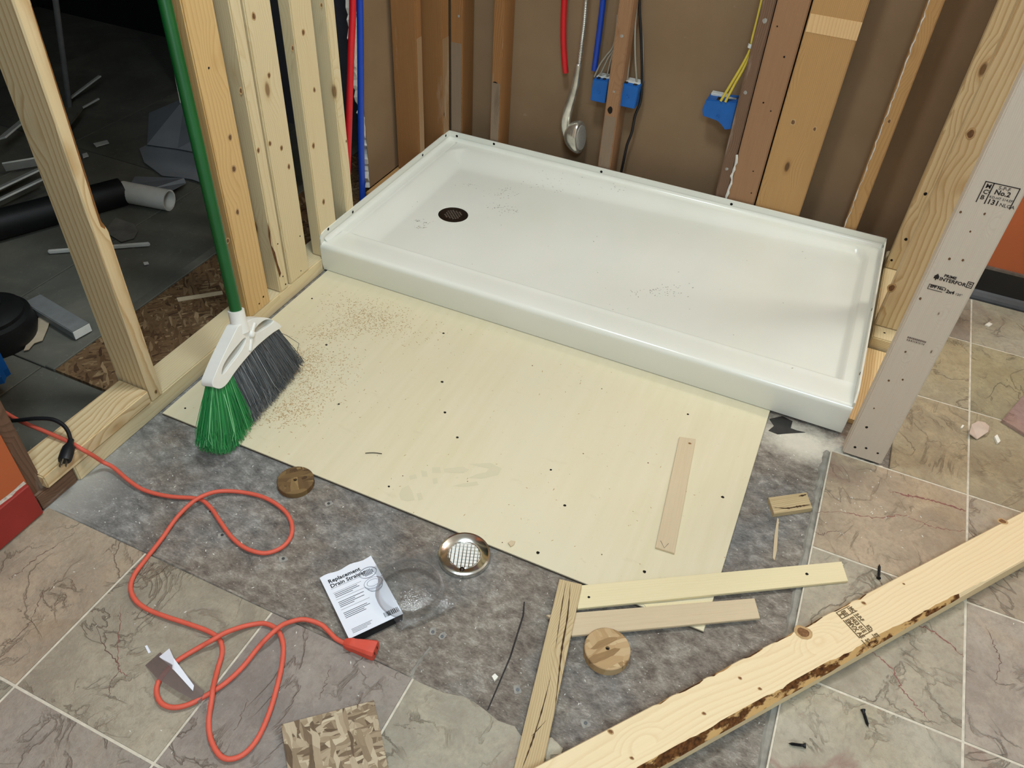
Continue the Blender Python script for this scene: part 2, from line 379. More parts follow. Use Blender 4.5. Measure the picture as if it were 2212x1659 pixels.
# reddish mineral veins on single tiles
VEIN = plain('red_vein', (132,88,80), .5, var=.2, scale=120); VEIND = plain('brown_vein', (104,84,74), .5, var=.2, scale=120)
def vein(key, pts, w, mat):
    random.seed(len(pts)+int(pts[0][0]*1000)); par = tiles[key]; P = smooth_path([(p[0], p[1], .0001) for p in pts], 10); n = len(P); bm = bmesh.new(); rows = []
    P = [p+Vector((random.gauss(0,.0016), random.gauss(0,.0016), 0)) for p in P]
    for i, p in enumerate(P):
        t_ = (P[min(i+1,n-1)]-P[max(i-1,0)]).normalized(); q = Vector((-t_.y, t_.x, 0))*w*random.uniform(.25, 1)*min(1, .3+3*min(i, n-1-i)/n)
        rows.append([bm.verts.new(p+q), bm.verts.new(p+Vector((0,0,.00015))), bm.verts.new(p-q)])
    for a, b in zip(rows, rows[1:]):
        for k in range(2): bm.faces.new((a[k], a[k+1], b[k+1], b[k]))
    from_bm('vein', bm, mat, par)
vein((5,3), [(1.5006,-0.2864,0),(1.5509,-0.2598,0),(1.5853,-0.2514,0),(1.6338,-0.236,0),(1.6813,-0.2065,0),(1.7208,-0.2071,0),(1.7501,-0.2097,0),(1.7884,-0.1992,0),(1.8132,-0.1869,0)], .0016, VEIN)
vein((5,3), [(1.6525,-0.1424,0),(1.6849,-0.1386,0),(1.7169,-0.1317,0),(1.7569,-0.1269,0),(1.7965,-0.1252,0),(1.8123,-0.1263,0)], .0035, VEIN)
vein((5,3), [(1.5048,-0.3431,0),(1.5226,-0.3426,0),(1.5401,-0.3255,0),(1.5603,-0.3127,0)], .0010, VEIND)
vein((5,4), [(1.6403,-0.5867,0),(1.6652,-0.5961,0),(1.692,-0.6145,0),(1.7108,-0.646,0),(1.7323,-0.6651,0),(1.7613,-0.6892,0)], .0018, VEIN)
vein((5,4), [(1.7265,-0.4892,0),(1.757,-0.4914,0),(1.7874,-0.5044,0),(1.8131,-0.5245,0)], .0020, VEIN)
vein((6,4), [(1.8546,-0.4268,0),(1.8712,-0.4747,0),(1.8792,-0.5031,0),(1.8704,-0.5591,0)], .0012, VEIND)
vein((1,6), [(0.2828,-1.171,0),(0.3519,-1.2117,0),(0.4032,-1.2273,0),(0.4128,-1.2567,0),(0.4321,-1.2805,0)], .0012, VEIND)
vein((1,6), [(0.3157,-1.1327,0),(0.3558,-1.1786,0),(0.387,-1.2151,0),(0.4065,-1.2306,0),(0.4286,-1.2347,0)], .0014, VEIN)
vein((0,6), [(0.1025,-1.0429,0),(0.0967,-1.0847,0),(0.0862,-1.1152,0),(0.0848,-1.1528,0),(0.0786,-1.1798,0)], .0012, VEIND)
vein((0,6), [(0.1544,-1.166,0),(0.1754,-1.2013,0),(0.1918,-1.2371,0),(0.1926,-1.2684,0),(0.1818,-1.284,0)], .0010, VEIND)
vein((2,6), [(0.7424,-1.0633,0),(0.7513,-1.0984,0),(0.7587,-1.1235,0)], .0010, VEIND)
vein((2,6), [(0.6462,-1.1775,0),(0.6565,-1.2094,0),(0.6614,-1.2338,0)], .0010, VEIND)
# grout lines lie a little below the tile faces
bm = bmesh.new()
for i in range(1, 5):
    bm_box(bm, (RX[i]-.002, -2.9, FZ), (RX[i]+.002, -1.019, -.0006))
for i in range(5, 11): bm_box(bm, (RX[i]-(.0024 if i > 5 else .001), -2.9 if i > 5 else -2.9, FZ), (RX[i]+.0024, .828 if i > 5 else -.0705, -.0008))
for j in range(1, 12):
    if j >= 7: bm_box(bm, (0, RY[j]-.0024, FZ), (1.19, RY[j]+.0024, -.0009))
    bm_box(bm, (1.508 if j > 2 else 1.642, RY[j]-.0024, FZ), (X1, RY[j]+.0024, -.0009))
from_bm('grout', bm, GROUT, floor)
# ridge of old thinset along the cut edges
def ridge(pts, w, h, mat, seed, name='thinset_ridge'):
    random.seed(seed); P = smooth_path(pts, 10); bm = bmesh.new(); rows = []
    for i, p in enumerate(P):
        t = (P[min(i+1,len(P)-1)]-P[max(i-1,0)]).normalized(); n = Vector((-t.y, t.x, 0)); a = w*random.uniform(.6, 1.2); hh = h*random.uniform(.5, 1)
        rows.append([bm.verts.new(p+n*s*a+Vector((0,0,z*hh))) for s, z in ((-1,0), (-.5,1), (.3,.8), (1,0))])
    for a, b in zip(rows, rows[1:]):
        for k in range(3): bm.faces.new((a[k], a[k+1], b[k+1], b[k]))
    return from_bm(name, bm, mat, floor)
ridge([(1.500,-.07,FZ), (1.497,-.2,FZ), (1.500,-.38,FZ), (1.498,-.6,FZ), (1.50,-.8,FZ), (1.499,-1.3,FZ)], .009, .005, THIN, 1)
ridge([(0.02,-1.012,FZ), (.3,-1.011,FZ), (.6,-1.012,FZ), (.88,-1.012,FZ)], .006, .004, SUB, 2)
ridge([(1.51,-.0655,FZ), (1.56,-.0668,FZ), (1.63,-.0668,FZ)], .007, .008, GROUT, 4)
ridge([(0.8776,-1.0251,-0.008), (0.8793,-0.982,-0.008), (0.8842,-0.9464,-0.008)], .004, .003, THIN, 5)
jm = plain('panel_joint', (52,48,46), .9, var=.3, scale=60)
prism('panel_joint', [(1.0026,-0.7794), (1.0127,-0.8092), (1.0263,-0.9006), (1.0327,-1.01), (1.0349,-1.009), (1.0294,-0.899), (1.016,-0.8076), (1.0051,-0.7782)], FZ-.0005, FZ+.0004, jm, parent=floor)
# dark tar stain by the tray corner and screw heads in the subfloor
tar = plain('black_adhesive', (38,34,32), .35, var=.3, scale=60, spec=.5)
prism('adhesive_patch', [(1.3494,-0.0207,-0.0072),(1.3776,0.005,-0.0072),(1.4044,-0.0019,-0.0072),(1.4043,-0.0297,-0.0072),(1.4205,-0.0305,-0.0072),(1.4406,-0.0275,-0.0072),(1.4053,-0.0491,-0.0072),(1.3786,-0.0664,-0.0072),(1.3552,-0.0639,-0.0072),(1.3648,-0.0407,-0.0072)], FZ, -.0068, tar, parent=floor)
SCR = plain('screw_steel', (96,98,100), .4, .7, .2, 200)
CHIPM = plain('filler_spot', (150,147,139), .9, var=.2, scale=80)
for k, q in enumerate([(0.5197,-0.7419,-0.008),(0.519,-0.9037,-0.008),(1.1997,-0.9559,-0.008),(1.0663,-0.9519,-0.008),(0.8728,-0.9164,-0.008),(0.8933,-0.9173,-0.008),(0.3078,-0.8721,-0.008),(0.3704,-0.9109,-0.008)]):
    prism('filler_spot', [(q[0]+.008*math.cos(a)*(1+.3*math.sin(a*2.+k)+.15*math.sin(5*a)), q[1]+.008*math.sin(a)*(1+.25*math.cos(a+k)+.15*math.cos(4*a))) for a in [i*math.pi/6 for i in range(12)]], FZ-.0005, FZ+.0006, CHIPM, parent=floor)
    lathe('screw_head', [(0, .0012), (.0009, .0012), (.0012, .0016), (.0030, .0016), (.0033, .0008), (.0033, 0)], SCR, T(q[0], q[1], FZ), floor, 12)

def wallbox(name, lo, hi, mat): return tag(box(name, lo, hi, mat), kind='structure')
wallbox('wall_back', (-.115, .912, -.05), (1.68, .925, H), PAPER)
wb2 = wallbox('wall_back_right', (1.66, .832, -.05), (X1, .925, H), ORANGE)
wallbox('wall_left_front', (-.013, Y0, 0), (0, -1.031, H), ORANGE)
wallbox('wall_right', (X1, Y0, -.05), (X1+.1, Y1, H), BEIGE)
wallbox('wall_front', (-.1, Y0-.1, -.05), (X1+.1, Y0, H), BEIGE)
wallbox('ceiling', (-2.6, Y0-.1, H), (X1+.1, 1.3, H+.1), CEIL)
# torn drywall at the far end of the left wall
wl = empty('wall_left', (-.10, .42, 0)); tag(wl, kind='structure')
box('paper_face', (-.1005, .432, .045), (-.099, .912, H), PAPER, wl)
random.seed(5); bm = bmesh.new(); prev = None; zz = .045
while zz < H:
    e = .425+random.uniform(-.010, .004)-(.006 if zz > .3 else 0)+(.012*math.sin(zz*9))
    r = [bm.verts.new((-.1135, e-.006, zz)), bm.verts.new((-.1+random.uniform(-.004,.001), e, zz)), bm.verts.new((-.1002, .44, zz)), bm.verts.new((-.1135, .44, zz))]
    if prev:
        for k in range(4): bm.faces.new((prev[k], prev[(k+1)%4], r[(k+1)%4], r[k]))
    else: bm.faces.new(r)
    prev = r; zz += random.uniform(.006, .02) if zz < .7 else .2
from_bm('gypsum_edge', bm, GYP, wl)
box('gypsum_board', (-.1135, .44, .045), (-.1005, .912, H), GYP, wl)
# trims
tr = tag(box('baseboard_back', (1.66, .824, 0), (X1, .832, .098), BLACKG), kind='structure')
prism_pts = None
bm = bmesh.new()
pr = [(.832, .0), (.800, .0), (.800, .006), (.806, .012), (.816, .020), (.824, .024), (.832, .024)]
vs = [[bm.verts.new((x, y, z)) for y, z in pr] for x in (1.66, X1)]
for k in range(len(pr)): bm.faces.new((vs[0][k], vs[0][(k+1)%len(pr)], vs[1][(k+1)%len(pr)], vs[1][k]))
bm.faces.new(vs[0]); bm.faces.new(vs[1][::-1])
from_bm('cove_foot', bm, plain('dark_grey_vinyl', (58,60,64), .4, var=.1), tr)
box('metal_cap', (1.66, .8225, .098), (X1, .833, .105), plain('worn_cap_strip', (120,112,104), .4, .5, .2, 60), tr)
bl = tag(box('baseboard_left', (0, Y0, .004), (.012, -1.034, .092), RED, bev=.002), kind='structure')
bm = bmesh.new(); random.seed(8)
yy = -1.034; prev = None
while yy > -1.7:
    e_ = random.uniform(.003,.0065); r = [bm.verts.new((e_, yy, .0921)), bm.verts.new((e_*.8, yy, .0932)), bm.verts.new((.002, yy, .0940)), bm.verts.new((.0004, yy, .0955+random.uniform(0,.003)))]
    if prev:
        for k in range(3): bm.faces.new((prev[k], prev[k+1], r[k+1], r[k]))
    prev = r; yy -= .012
from_bm('chipped_caulk', bm, plain('dirty_caulk', (176,164,150), .9, var=.3, scale=200), bl)
# the unlit room beyond the left wall
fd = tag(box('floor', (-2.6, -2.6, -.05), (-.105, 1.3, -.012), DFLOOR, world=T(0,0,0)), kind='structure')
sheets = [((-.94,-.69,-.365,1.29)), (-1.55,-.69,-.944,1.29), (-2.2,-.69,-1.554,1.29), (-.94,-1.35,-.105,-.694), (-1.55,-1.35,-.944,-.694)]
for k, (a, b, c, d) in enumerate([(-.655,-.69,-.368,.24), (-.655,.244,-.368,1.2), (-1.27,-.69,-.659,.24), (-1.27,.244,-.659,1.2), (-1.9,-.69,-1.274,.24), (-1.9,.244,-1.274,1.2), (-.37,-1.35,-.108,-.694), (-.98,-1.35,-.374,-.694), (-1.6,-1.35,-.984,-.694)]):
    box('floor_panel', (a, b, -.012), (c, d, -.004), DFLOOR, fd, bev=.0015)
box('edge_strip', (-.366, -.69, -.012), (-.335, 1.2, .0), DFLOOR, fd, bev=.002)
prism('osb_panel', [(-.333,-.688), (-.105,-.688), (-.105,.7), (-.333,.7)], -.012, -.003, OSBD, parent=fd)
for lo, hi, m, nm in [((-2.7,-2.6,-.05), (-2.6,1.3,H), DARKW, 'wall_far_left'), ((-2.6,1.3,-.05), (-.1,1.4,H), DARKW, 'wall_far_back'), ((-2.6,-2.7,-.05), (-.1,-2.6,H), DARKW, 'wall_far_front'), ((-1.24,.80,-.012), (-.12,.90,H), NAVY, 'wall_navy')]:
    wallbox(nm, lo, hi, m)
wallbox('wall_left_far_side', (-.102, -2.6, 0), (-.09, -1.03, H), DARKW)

# ================================================================ FRAMING
ST = 2.40
def stud(name, lo, hi, z0, mat, label, wide, z1=ST, parent=None, group=None, bev=.003):
    # lo, hi: xy corners; wide: 'x' or 'y' = direction of the 89 mm face
    c = ((lo[0]+hi[0])/2, (lo[1]+hi[1])/2)
    w, t = (hi[0]-lo[0], hi[1]-lo[1]) if wide == 'x' else (hi[1]-lo[1], hi[0]-lo[0])
    o = board(name, (c[0], c[1], z0), (c[0], c[1], z1), w, t, (1,0,0) if wide == 'x' else (0,1,0), mat, parent, bev)
    if label: tag(o, label, 'stud', group)
    return o
def spots(parent, pts, r, mat, normal, name='nail_hole', wob=0):
    # small round holes, or soft oval knots with a paler rim
    el = 1.35 if 'knot' in name else 1.05
    for p in pts:
        n = Vector(normal); m = frame(Vector(p)+n*.0002, n, (0,0,1) if abs(n.z) < .9 else (1,0,0))
        k = random.uniform(.75, 1.1); ph = random.uniform(0, 6.3); ang = [i*math.pi/6 for i in range(12)]
        def ring(q, z): return [(q*k*el*math.cos(a)*(1+.1*math.sin(2*a+ph)), q*k*math.sin(a)*(1+.1*math.cos(3*a+ph)), z) for a in ang]
        def disc(nm, q, mt, z, par):
            bm = bmesh.new(); lo = [bm.verts.new(v) for v in ring(q, z)]; hi = [bm.verts.new(v) for v in ring(q*.93, z+.0002)]
            for i in range(12): bm.faces.new((lo[i], lo[(i+1)%12], hi[(i+1)%12], hi[i]))
            bm.faces.new(hi); return from_bm(nm, bm, mt, par, m)
        if name in ('knot', 'pin_knot'):
            disc(name, r*.62, mat, .0002, parent)
            if name == 'knot': disc('knot_rim', r*.95, KRIM, 0, parent)
        else: disc(name, r*.8, mat, 0, parent)
GL = 'new studs of the left partition'
random.seed(11)
s1 = stud('stud', (-.038,-.335), (0,-.244), .0385, GOLD, 'golden pine stud set flat right behind the green broom handle', 'y', group=GL)
s2 = stud('stud', (-.089,-.198), (0,-.160), .0385, NEWB, 'narrow-edged pine stud with a bark streak near its foot, beside the broom', 'x', group=GL)
s3 = stud('stud', (-.038,-.152), (0,-.061), .0385, NEWB, 'flat pale pine stud with a chipped edge, next to the black gap', 'y', group=GL)
s4 = stud('stud', (-.038,.008), (0,.092), .0385, NEWB, 'flat pale pine stud at the front left corner of the tray', 'y', group=GL)
s5 = stud('stud', (-.089,.150), (0,.188), .0385, NEWB, 'narrow-edged pine stud just left of the red pipe', 'x', group=GL)
spots(s1, [(-0,-0.2883,0.0593),(0,-0.2678,0.0693),(0,-0.2964,0.6944)], .0035, HOLE, (1,0,0))
spots(s1, [(0,-0.2742,0.5272),(0,-0.2825,0.4516),(0,-0.299,0.3443),(0,-0.3508,0.2907)], .009, KNOT, (1,0,0), 'knot')
spots(s2, [(0,-0.1782,0.082),(0,-0.1725,0.052),(-0,-0.1762,0.1858)], .003, HOLE, (1,0,0)); spots(s3, [(0,-0.0998,0.0541),(0,-0.0813,0.1593)], .003, HOLE, (1,0,0))
spots(s2, [(0,-0.2114,0.6157),(0,-0.1879,0.4593)], .008, KNOT, (1,0,0), 'knot')
spots(s3, [(0,-0.1423,0.4588),(-0,-0.1019,0.4299),(0,-0.1065,0.6168),(0,-0.0841,0.3709),(0,-0.1268,0.7571)], .007, KNOT, (1,0,0), 'knot')
spots(s4, [(0,0.0444,0.6744),(0,-0.0048,0.6508),(0,0.0615,0.5249),(0,0.0285,0.3827),(0,0.0428,0.2063)], .007, KNOT, (1,0,0), 'knot')
spots(s5, [(0,0.1303,0.7169),(0,0.1811,0.3344)], .005, KNOT, (1,0,0), 'knot')
bark = plain('bark_streak', (98,62,34), .8, var=.5, scale=90)
prism_b = bmesh.new()
pts = [(0,-0.2004,0.265),(0,-0.1979,0.2359),(0,-0.202,0.1956),(0,-0.1926,0.1686),(0,-0.1897,0.1299),(0,-0.1834,0.0958),(0,-0.1921,0.0857),(0,-0.1969,0.1341),(-0,-0.2032,0.1745),(-0,-0.2068,0.2238)]
vs = [prism_b.verts.new(Vector(p)+Vector((.0004,0,0))-Vector((0,-.198,.04))) for p in pts]; prism_b.faces.new(vs)
from_bm('bark_streak', prism_b, bark, s2, T(0,-.198,.04))
# lone stud with a waney edge at the doorway
def waney(name, lo, hi, z0, z1, mat, notch):
    bm = bmesh.new(); N = 240; rings = []; L = z1-z0; w = hi[0]-lo[0]; t = hi[1]-lo[1]
    for i in range(N+1):
        z = L*i/N; d = notch(z+z0)
        rings.append([bm.verts.new(v) for v in ((-w/2,-t/2,z), (w/2-.003,-t/2,z), (w/2,-t/2+.003,z), (w/2,t/2-.003-d,z), (w/2-.003-d*.9,t/2,z), (-w/2,t/2,z))])
    for a, b in zip(rings, rings[1:]):
        for k in range(6):
            fc = bm.faces.new((a[k], a[(k+1)%6], b[(k+1)%6], b[k]))
            if k == 3 and notch(z0+(a[0].co.z+b[0].co.z)/2) > .003: fc.material_index = 1
    bm.faces.new(rings[0]); bm.faces.new(rings[-1][::-1])
    o = from_bm(name, bm, mat, None, T((lo[0]+hi[0])/2, (lo[1]+hi[1])/2, z0), 25)
    o.data.materials.append(plain('brown_wane', (142,98,52), .75, var=.4, scale=40)); return o
def nf(z):
    if z < .485 or z > 1.1: return 0
    if z < .502: return .013*(z-.485)/.017
    return max(0, .013-.011*(z-.502)/.45)
ls = tag(waney('stud', (-.092,-.697), (.002,-.662), .0385, ST, NEW, nf), 'lone pine stud with a torn waney edge standing at the doorway on the left', 'stud')
spots(ls, [(0.002,-0.6794,0.0557)], .005, KNOT, (1,0,0), 'knot')
# plates
tag(board('bottom_plate', (-.0445,-.930,.0145), (-.0445,.30,.0145), .089, .047, (1,0,0), NEWB), 'pale pine bottom plate running along the floor under the left studs', 'plate')
tag(board('sill_block', (-.040,-1.000,.0575), (-.040,-.700,.0575), .088, .037, (1,0,0), NEW), 'short pine block lying on the plate under the orange cord', 'block')
tag(board('old_sill', (-.046,-1.028,.0145), (-.046,-.932,.0145), .086, .044, (1,0,0), ROT), 'brown weathered stub of old sill below the pine block', 'plate')
tag(board('old_plate', (-.05,.40,.018), (-.05,.765,.018), .098, .05, (1,0,0), OLDW), 'old brown bottom plate behind the left rim of the tray', 'plate')
we = tag(stud('end_stud', (-.095,-1.031), (-.013,-.994), 0, ROT, None, 'x'), 'weathered bare wood end of the orange wall at the left edge', 'stud')
# old studs of the back wall
sA = stud('old_stud', (-.089,.600), (0,.636), .0435, OLD, 'old orange-brown stud on the left wall behind the tray', 'x')
sB = stud('corner_stud', (-.095,.770), (0,.818), .0, OLD, 'old brown corner stud standing left of the rear tray corner', 'x')
sB2 = stud('corner_stud', (.004,.822), (.048,.911), .0, OLD, 'old brown corner stud standing right of the rear tray corner', 'y')
sC = stud('old_stud', (.160,.822), (.196,.911), .0, OLD, 'old stud with a black scorched knot, left of the cut red pipe', 'y')
sD = stud('old_stud', (.570,.822), (.614,.911), .0, OLDM, 'old stud between the two small blue electrical boxes', 'y')
sE = stud('old_stud', (.980,.822), (1.017,.911), .0, ROT, 'dark weathered stud beside the yellow cables', 'y')
sE2 = stud('old_plank', (1.020,.822), (1.108,.862), .0, OLDM, 'red-brown flat plank between the dark stud and the wide plank', 'x')
sE3 = stud('old_plank', (1.113,.822), (1.253,.862), .0, OLDW, 'wide tan plank with a pale patch near its top', 'x')
sF = stud('old_stud', (1.392,.822), (1.430,.911), .0, OLDW, 'old orange stud with a white caulk line, near the new right studs', 'y')
spots(sE3, [(1.1743,0.822,0.687),(1.2211,0.822,0.6988),(1.1438,0.822,0.6804)], .004, HOLE, (0,-1,0)); spots(sE3, [(1.2392,0.822,0.6656),(1.1528,0.822,0.4071),(1.2186,0.822,0.4005)], .008, KNOT, (0,-1,0), 'knot')
spots(sE2, [(1.0373,0.822,0.6605),(1.0779,0.822,0.5839),(1.0544,0.822,0.4452),(1.0817,0.822,0.4256),(1.0783,0.822,0.2295),(1.0908,0.822,0.1568)], .0035, HOLE, (0,-1,0))
spots(sF, [(1.4074,0.822,0.467)], .007, KNOT, (0,-1,0), 'knot')
spots(sC, [(0.175,0.822,0.3147)], .014, HOLE, (0,-1,0), 'scorched_knot'); spots(sB2, [(0.0334,0.822,0.3898),(0.0346,0.822,0.5166)], .006, CHIPM, (0,-1,0), 'plaster_scrap')
spots(sD, [(0.5925,0.822,0.554),(0.5915,0.822,0.3823)], .006, CHIPM, (0,-1,0), 'plaster_scrap'); spots(sD, [(0.5875,0.822,0.3206)], .013, HOLE, (0,-1,0), 'scorched_knot')
spots(sE, [(0.9999,0.822,0.6689),(0.9955,0.822,0.4636),(0.9967,0.822,0.2168)], .008, CHIPM, (0,-1,0), 'plaster_scrap')
WORN = pine('worn_grey_face', (140,120,100), (106,86,68), (52,40,32), rings=80, ringamt=.5, knot=.05, stain=((72,54,42), .58, .7))
WORN2 = pine('bleached_old_face', (158,126,92), (126,94,64), (58,44,32), rings=80, ringamt=.5, knot=.04, stain=((198,182,160), .58, .6))
for par, lo, hi, mt in ((sC, (.1625,.8212,.05), (.1935,.8222,.325), WORN), (sB2, (.007,.8212,.05), (.045,.8222,.43), WORN), (sB, (-.0002,.773,.05), (.0008,.815,.45), WORN2), (sD, (.573,.8212,.05), (.611,.8222,.30), WORN), (sA, (-.0002,.603,.06), (.0008,.633,.50), WORN2)):
    w_ = Vector(hi)-Vector(lo); c_ = (Vector(lo)+Vector(hi))/2
    board('worn_face', (c_.x, c_.y, lo[2]), (c_.x, c_.y, hi[2]), max(w_.x, w_.y), min(w_.x, w_.y), (1,0,0) if w_.x > w_.y else (0,1,0), mt, par, .0003, 1)
pale = pine('pale_patch', (218,182,132), (196,154,104), (120,80,50), knot=0)
box('pale_patch', (1.116,.8212,0.7083), (1.2535,.8222,0.6605), pale, sE3)
bm = bmesh.new(); random.seed(4); P = [Vector((1.394+random.uniform(-.0012,.003), .8218, .1+k*.012)) for k in range(115)]
bm_tube(bm, P, [random.uniform(.0006,.0026) for _ in P], 5); from_bm('caulk_line', bm, plain('old_caulk', (206,198,188), .7, var=.15, scale=70), sF)
bm = bmesh.new(); P = [Vector((1.0185+random.uniform(-.002,.004), .8205, .09+k*.012)) for k in range(16)]
bm_tube(bm, P, [random.uniform(.001,.005) for _ in P], 5); from_bm('foam_bead', bm, GYP, sE2)
# new studs on the right of the tray
pl = tag(board('bottom_plate', (1.592,.395,.0175), (1.592,.90,.0175), .092, .041, (1,0,0), NEWB), 'pale bottom plate under the right studs beside the tray', 'plate')
spots(pl, [(1.576,.43,.038)], .004, HOLE, (0,0,1))
g1 = stud('stud', (1.546,.785), (1.636,.823), .0385, NEW, 'new pine stud at the rear right corner of the tray', 'x')
g2 = stud('stud', (1.546,.455), (1.636,.493), .0385, NEW, 'new pine stud with swirling grain behind the stamped post', 'x')
spots(g1, [(1.5696,0.785,0.2992),(1.5708,0.785,0.1476),(1.557,0.785,0.069)], .006, HOLE, (0,-1,0)); spots(g2, [(1.5687,0.455,0.6117),(1.548,0.455,0.1661)], .011, KNOT, (0,-1,0), 'knot')
scrapw = pine('splintery_pine', (236,212,164), (204,160,102), (130,90,54), rings=60, ringamt=.8, knot=.08)
tag(prism('scrap_board', [(1.532,.06), (1.64,.06), (1.64,.385), (1.532,.385)], FZ, .006, scrapw, (0,1)), 'bright splintery scrap board on the floor between tray and stamped post', 'board')
post = stud('post', (1.531,-.066), (1.622,-.028), .0005, POST, None, 'x'); tag(post, 'pale stamped post with grade marks standing at the right front tray corner', 'post')
spots(post, [(1.5562,-0.066,0.098),(1.5526,-0.066,0.0291),(1.5756,-0.066,0.0369),(1.6035,-0.066,0.0328)], .0042, HOLE, (0,-1,0), 'screw_hole')
spots(post, [(1.5767,-0.066,0.6641),(1.5681,-0.066,0.6244),(1.5564,-0.066,0.5602),(1.5792,-0.066,0.5642),(1.5401,-0.066,0.46),(1.5595,-0.066,0.3273),(1.5795,-0.066,0.2561),(1.5548,-0.066,0.2433),(1.5526,-0.066,0.1575),(1.5379,-0.066,0.6571)], .0035, KNOT, (0,-1,0), 'pin_knot')
# grade stamps on the post; local frame: x across the face, z up
def face(p): return Matrix((( 1,0,0,p[0]), (0,0,-1,-.0663), (0,1,0,p[2]), (0,0,0,1)))
def bar(bm, x0, y0, x1, y1): bm_box(bm, (x0, y0, 0), (x1, y1, .0003))
a = (1.5523,-0.066,0.6907); b = (1.6078,-0.066,0.6889)
st = empty('grade_stamp', (a[0], -.066, a[2]), post); sw = .052
m = face((a[0]+.001, 0, a[2]-.008)) @ Matrix.Diagonal((1.12,1.12,1,1))
bm = bmesh.new()
for q in ((0,.036,sw,.0375), (0,.0,.0015,.0375), (.0125,.0,.0142,.0375), (sw-.0015,.0,sw,.0375)): bar(bm, *q)
from_bm('stamp_frame', bm, INK, st, m)
lettering('stamp_text', 'M\nC\u00b2\nB', .0105, INK, m @ T(.0035, .0265, 0), st, bold=.0002)
lettering('stamp_text', 'S-P-F', .0085, INK, m @ T(.022, .0285, 0), st)
lettering('stamp_text', 'No.2', .0115, INK, m @ T(.0195, .0195, 0), st, bold=.0003)
lettering('stamp_text', 'KD-HT S14.EF', .0058, INK, m @ T(.0155, .0118, 0), st)
lettering('stamp_text', '131', .012, INK, m @ T(.0155, .0015, 0), st, bold=.0003); lettering('stamp_text', 'NLGA', .0085, INK, m @ T(.0345, .0015, 0), st)
a = (1.5454,-0.066,0.5158); m = face((a[0], 0, a[2]-.004)); st = empty('maker_stamp', (a[0], -.066, a[2]), post)
bm = bmesh.new(); vs = [bm.verts.new((x, y, .0003)) for x, y in ((0,0), (.009,0), (.009,.006), (.0045,.012), (0,.006))]; bm.faces.new(vs); bar(bm, .0035, -.003, .0055, .001)
from_bm('tree_mark', bm, INK, st, m)
lettering('stamp_text', 'INTERFOR', .0105, INK, m @ T(.0105, -.001, 0), st, bold=.0003); lettering('stamp_text', 'PRIME', .0085, INK, m @ T(.016, .0085, 0), st, bold=.0003)
bm = bmesh.new()
for q in ((.060,-.002,.0615,.012), (.060,.0105,.071,.012), (.060,-.002,.071,-.0005), (.0695,-.002,.071,.012), (.063,.002,.068,.0035), (.063,.006,.068,.0085)): bar(bm, *q)
from_bm('quality_box', bm, INK, st, m)
m = face((a[0]-.002, 0, a[2]-.030)); bm = bmesh.new()
for q in ((0,0,.0012,.012), (0,.0108,.03,.012), (0,0,.028,.0012)): bar(bm, *q)
from_bm('stamp_frame', bm, INK, st, m); lettering('stamp_text', 'SPF No.1', .008, INK, m @ T(.003, .005, 0), st, bold=.0004); lettering('stamp_text', '2x4', .010, INK, m @ T(.034, .002, 0), st, bold=.0004); lettering('stamp_text', '120"', .007, INK, m @ T(.051, .002, 0), st)
a = (1.5503,-0.066,0.3679); m = face((a[0], 0, a[2]-.006)); st = empty('faint_stamp', (a[0], -.066, a[2]), post)
FINK = plain('faded_ink', (120,102,94), .8, var=.2, scale=300)
bm = bmesh.new()
for r in range(2):
    x = 0
    while x < .036: w_ = random.uniform(.0015,.0035); bar(bm, x+r*.001, -r*.0065, x+w_, .0042-r*.0065); x += w_+.0008
from_bm('stamp_print', bm, FINK, st, m)

# ================================================================ FLOOR SHEET
ply = tag(prism('plywood_sheet', [(.012,-.690), (1.345,-.690), (1.345,.78), (.012,.78)], FZ, -.0015, PLY, (0,1), bev=.0008), 'pale sanded plywood sheet laid on the grey subfloor before the tray', 'plywood')
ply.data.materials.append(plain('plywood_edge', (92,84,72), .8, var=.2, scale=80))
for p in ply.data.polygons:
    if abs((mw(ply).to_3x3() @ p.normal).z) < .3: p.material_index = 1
random.seed(21)
spots(ply, [(0.0557,-0.1366,-0.0015),(0.2103,-0.2928,-0.0015),(0.3679,-0.4716,-0.0015),(0.6141,-0.3784,-0.0015),(0.6807,-0.4407,-0.0015),(0.6144,-0.6456,-0.0015),(0.9879,-0.5193,-0.0015),(1.3008,-0.3358,-0.0015),(1.159,-0.1062,-0.0015),(0.9837,-0.6624,-0.0015),(1.1998,-0.6084,-0.0015),(0.0489,-0.6523,-0.0015),(0.4638,-0.1026,-0.0015),(0.5549,-0.2819,-0.0015),(0.9204,-0.4354,-0.0015)], .0042, HOLE, (0,0,1), 'screw_hole')
spots(ply, [(0.906,-0.6719,-0.0015),(1.106,-0.6072,-0.0015),(0.6261,-0.6045,-0.0015),(0.7645,-0.5533,-0.0015),(0.7365,-0.1151,-0.0015),(0.9326,-0.1163,-0.0015),(1.1172,-0.3117,-0.0015),(0.9698,-0.3532,-0.0015),(0.2429,-0.3087,-0.0015)], .002, KNOT, (0,0,1), 'speck')
tag(tube('wire_scrap', [(0.5149,-0.5845,0.0006),(0.5303,-0.5751,0.0006),(0.5498,-0.5684,0.0006)], .0009, HOLE, n=5), 'short thin black wire lying on the pale plywood', 'wire')
FP = Mat('shoe_dust', .8, .1); FP.base(srgb((209,200,170))); FP = FP.m
bm = bmesh.new()
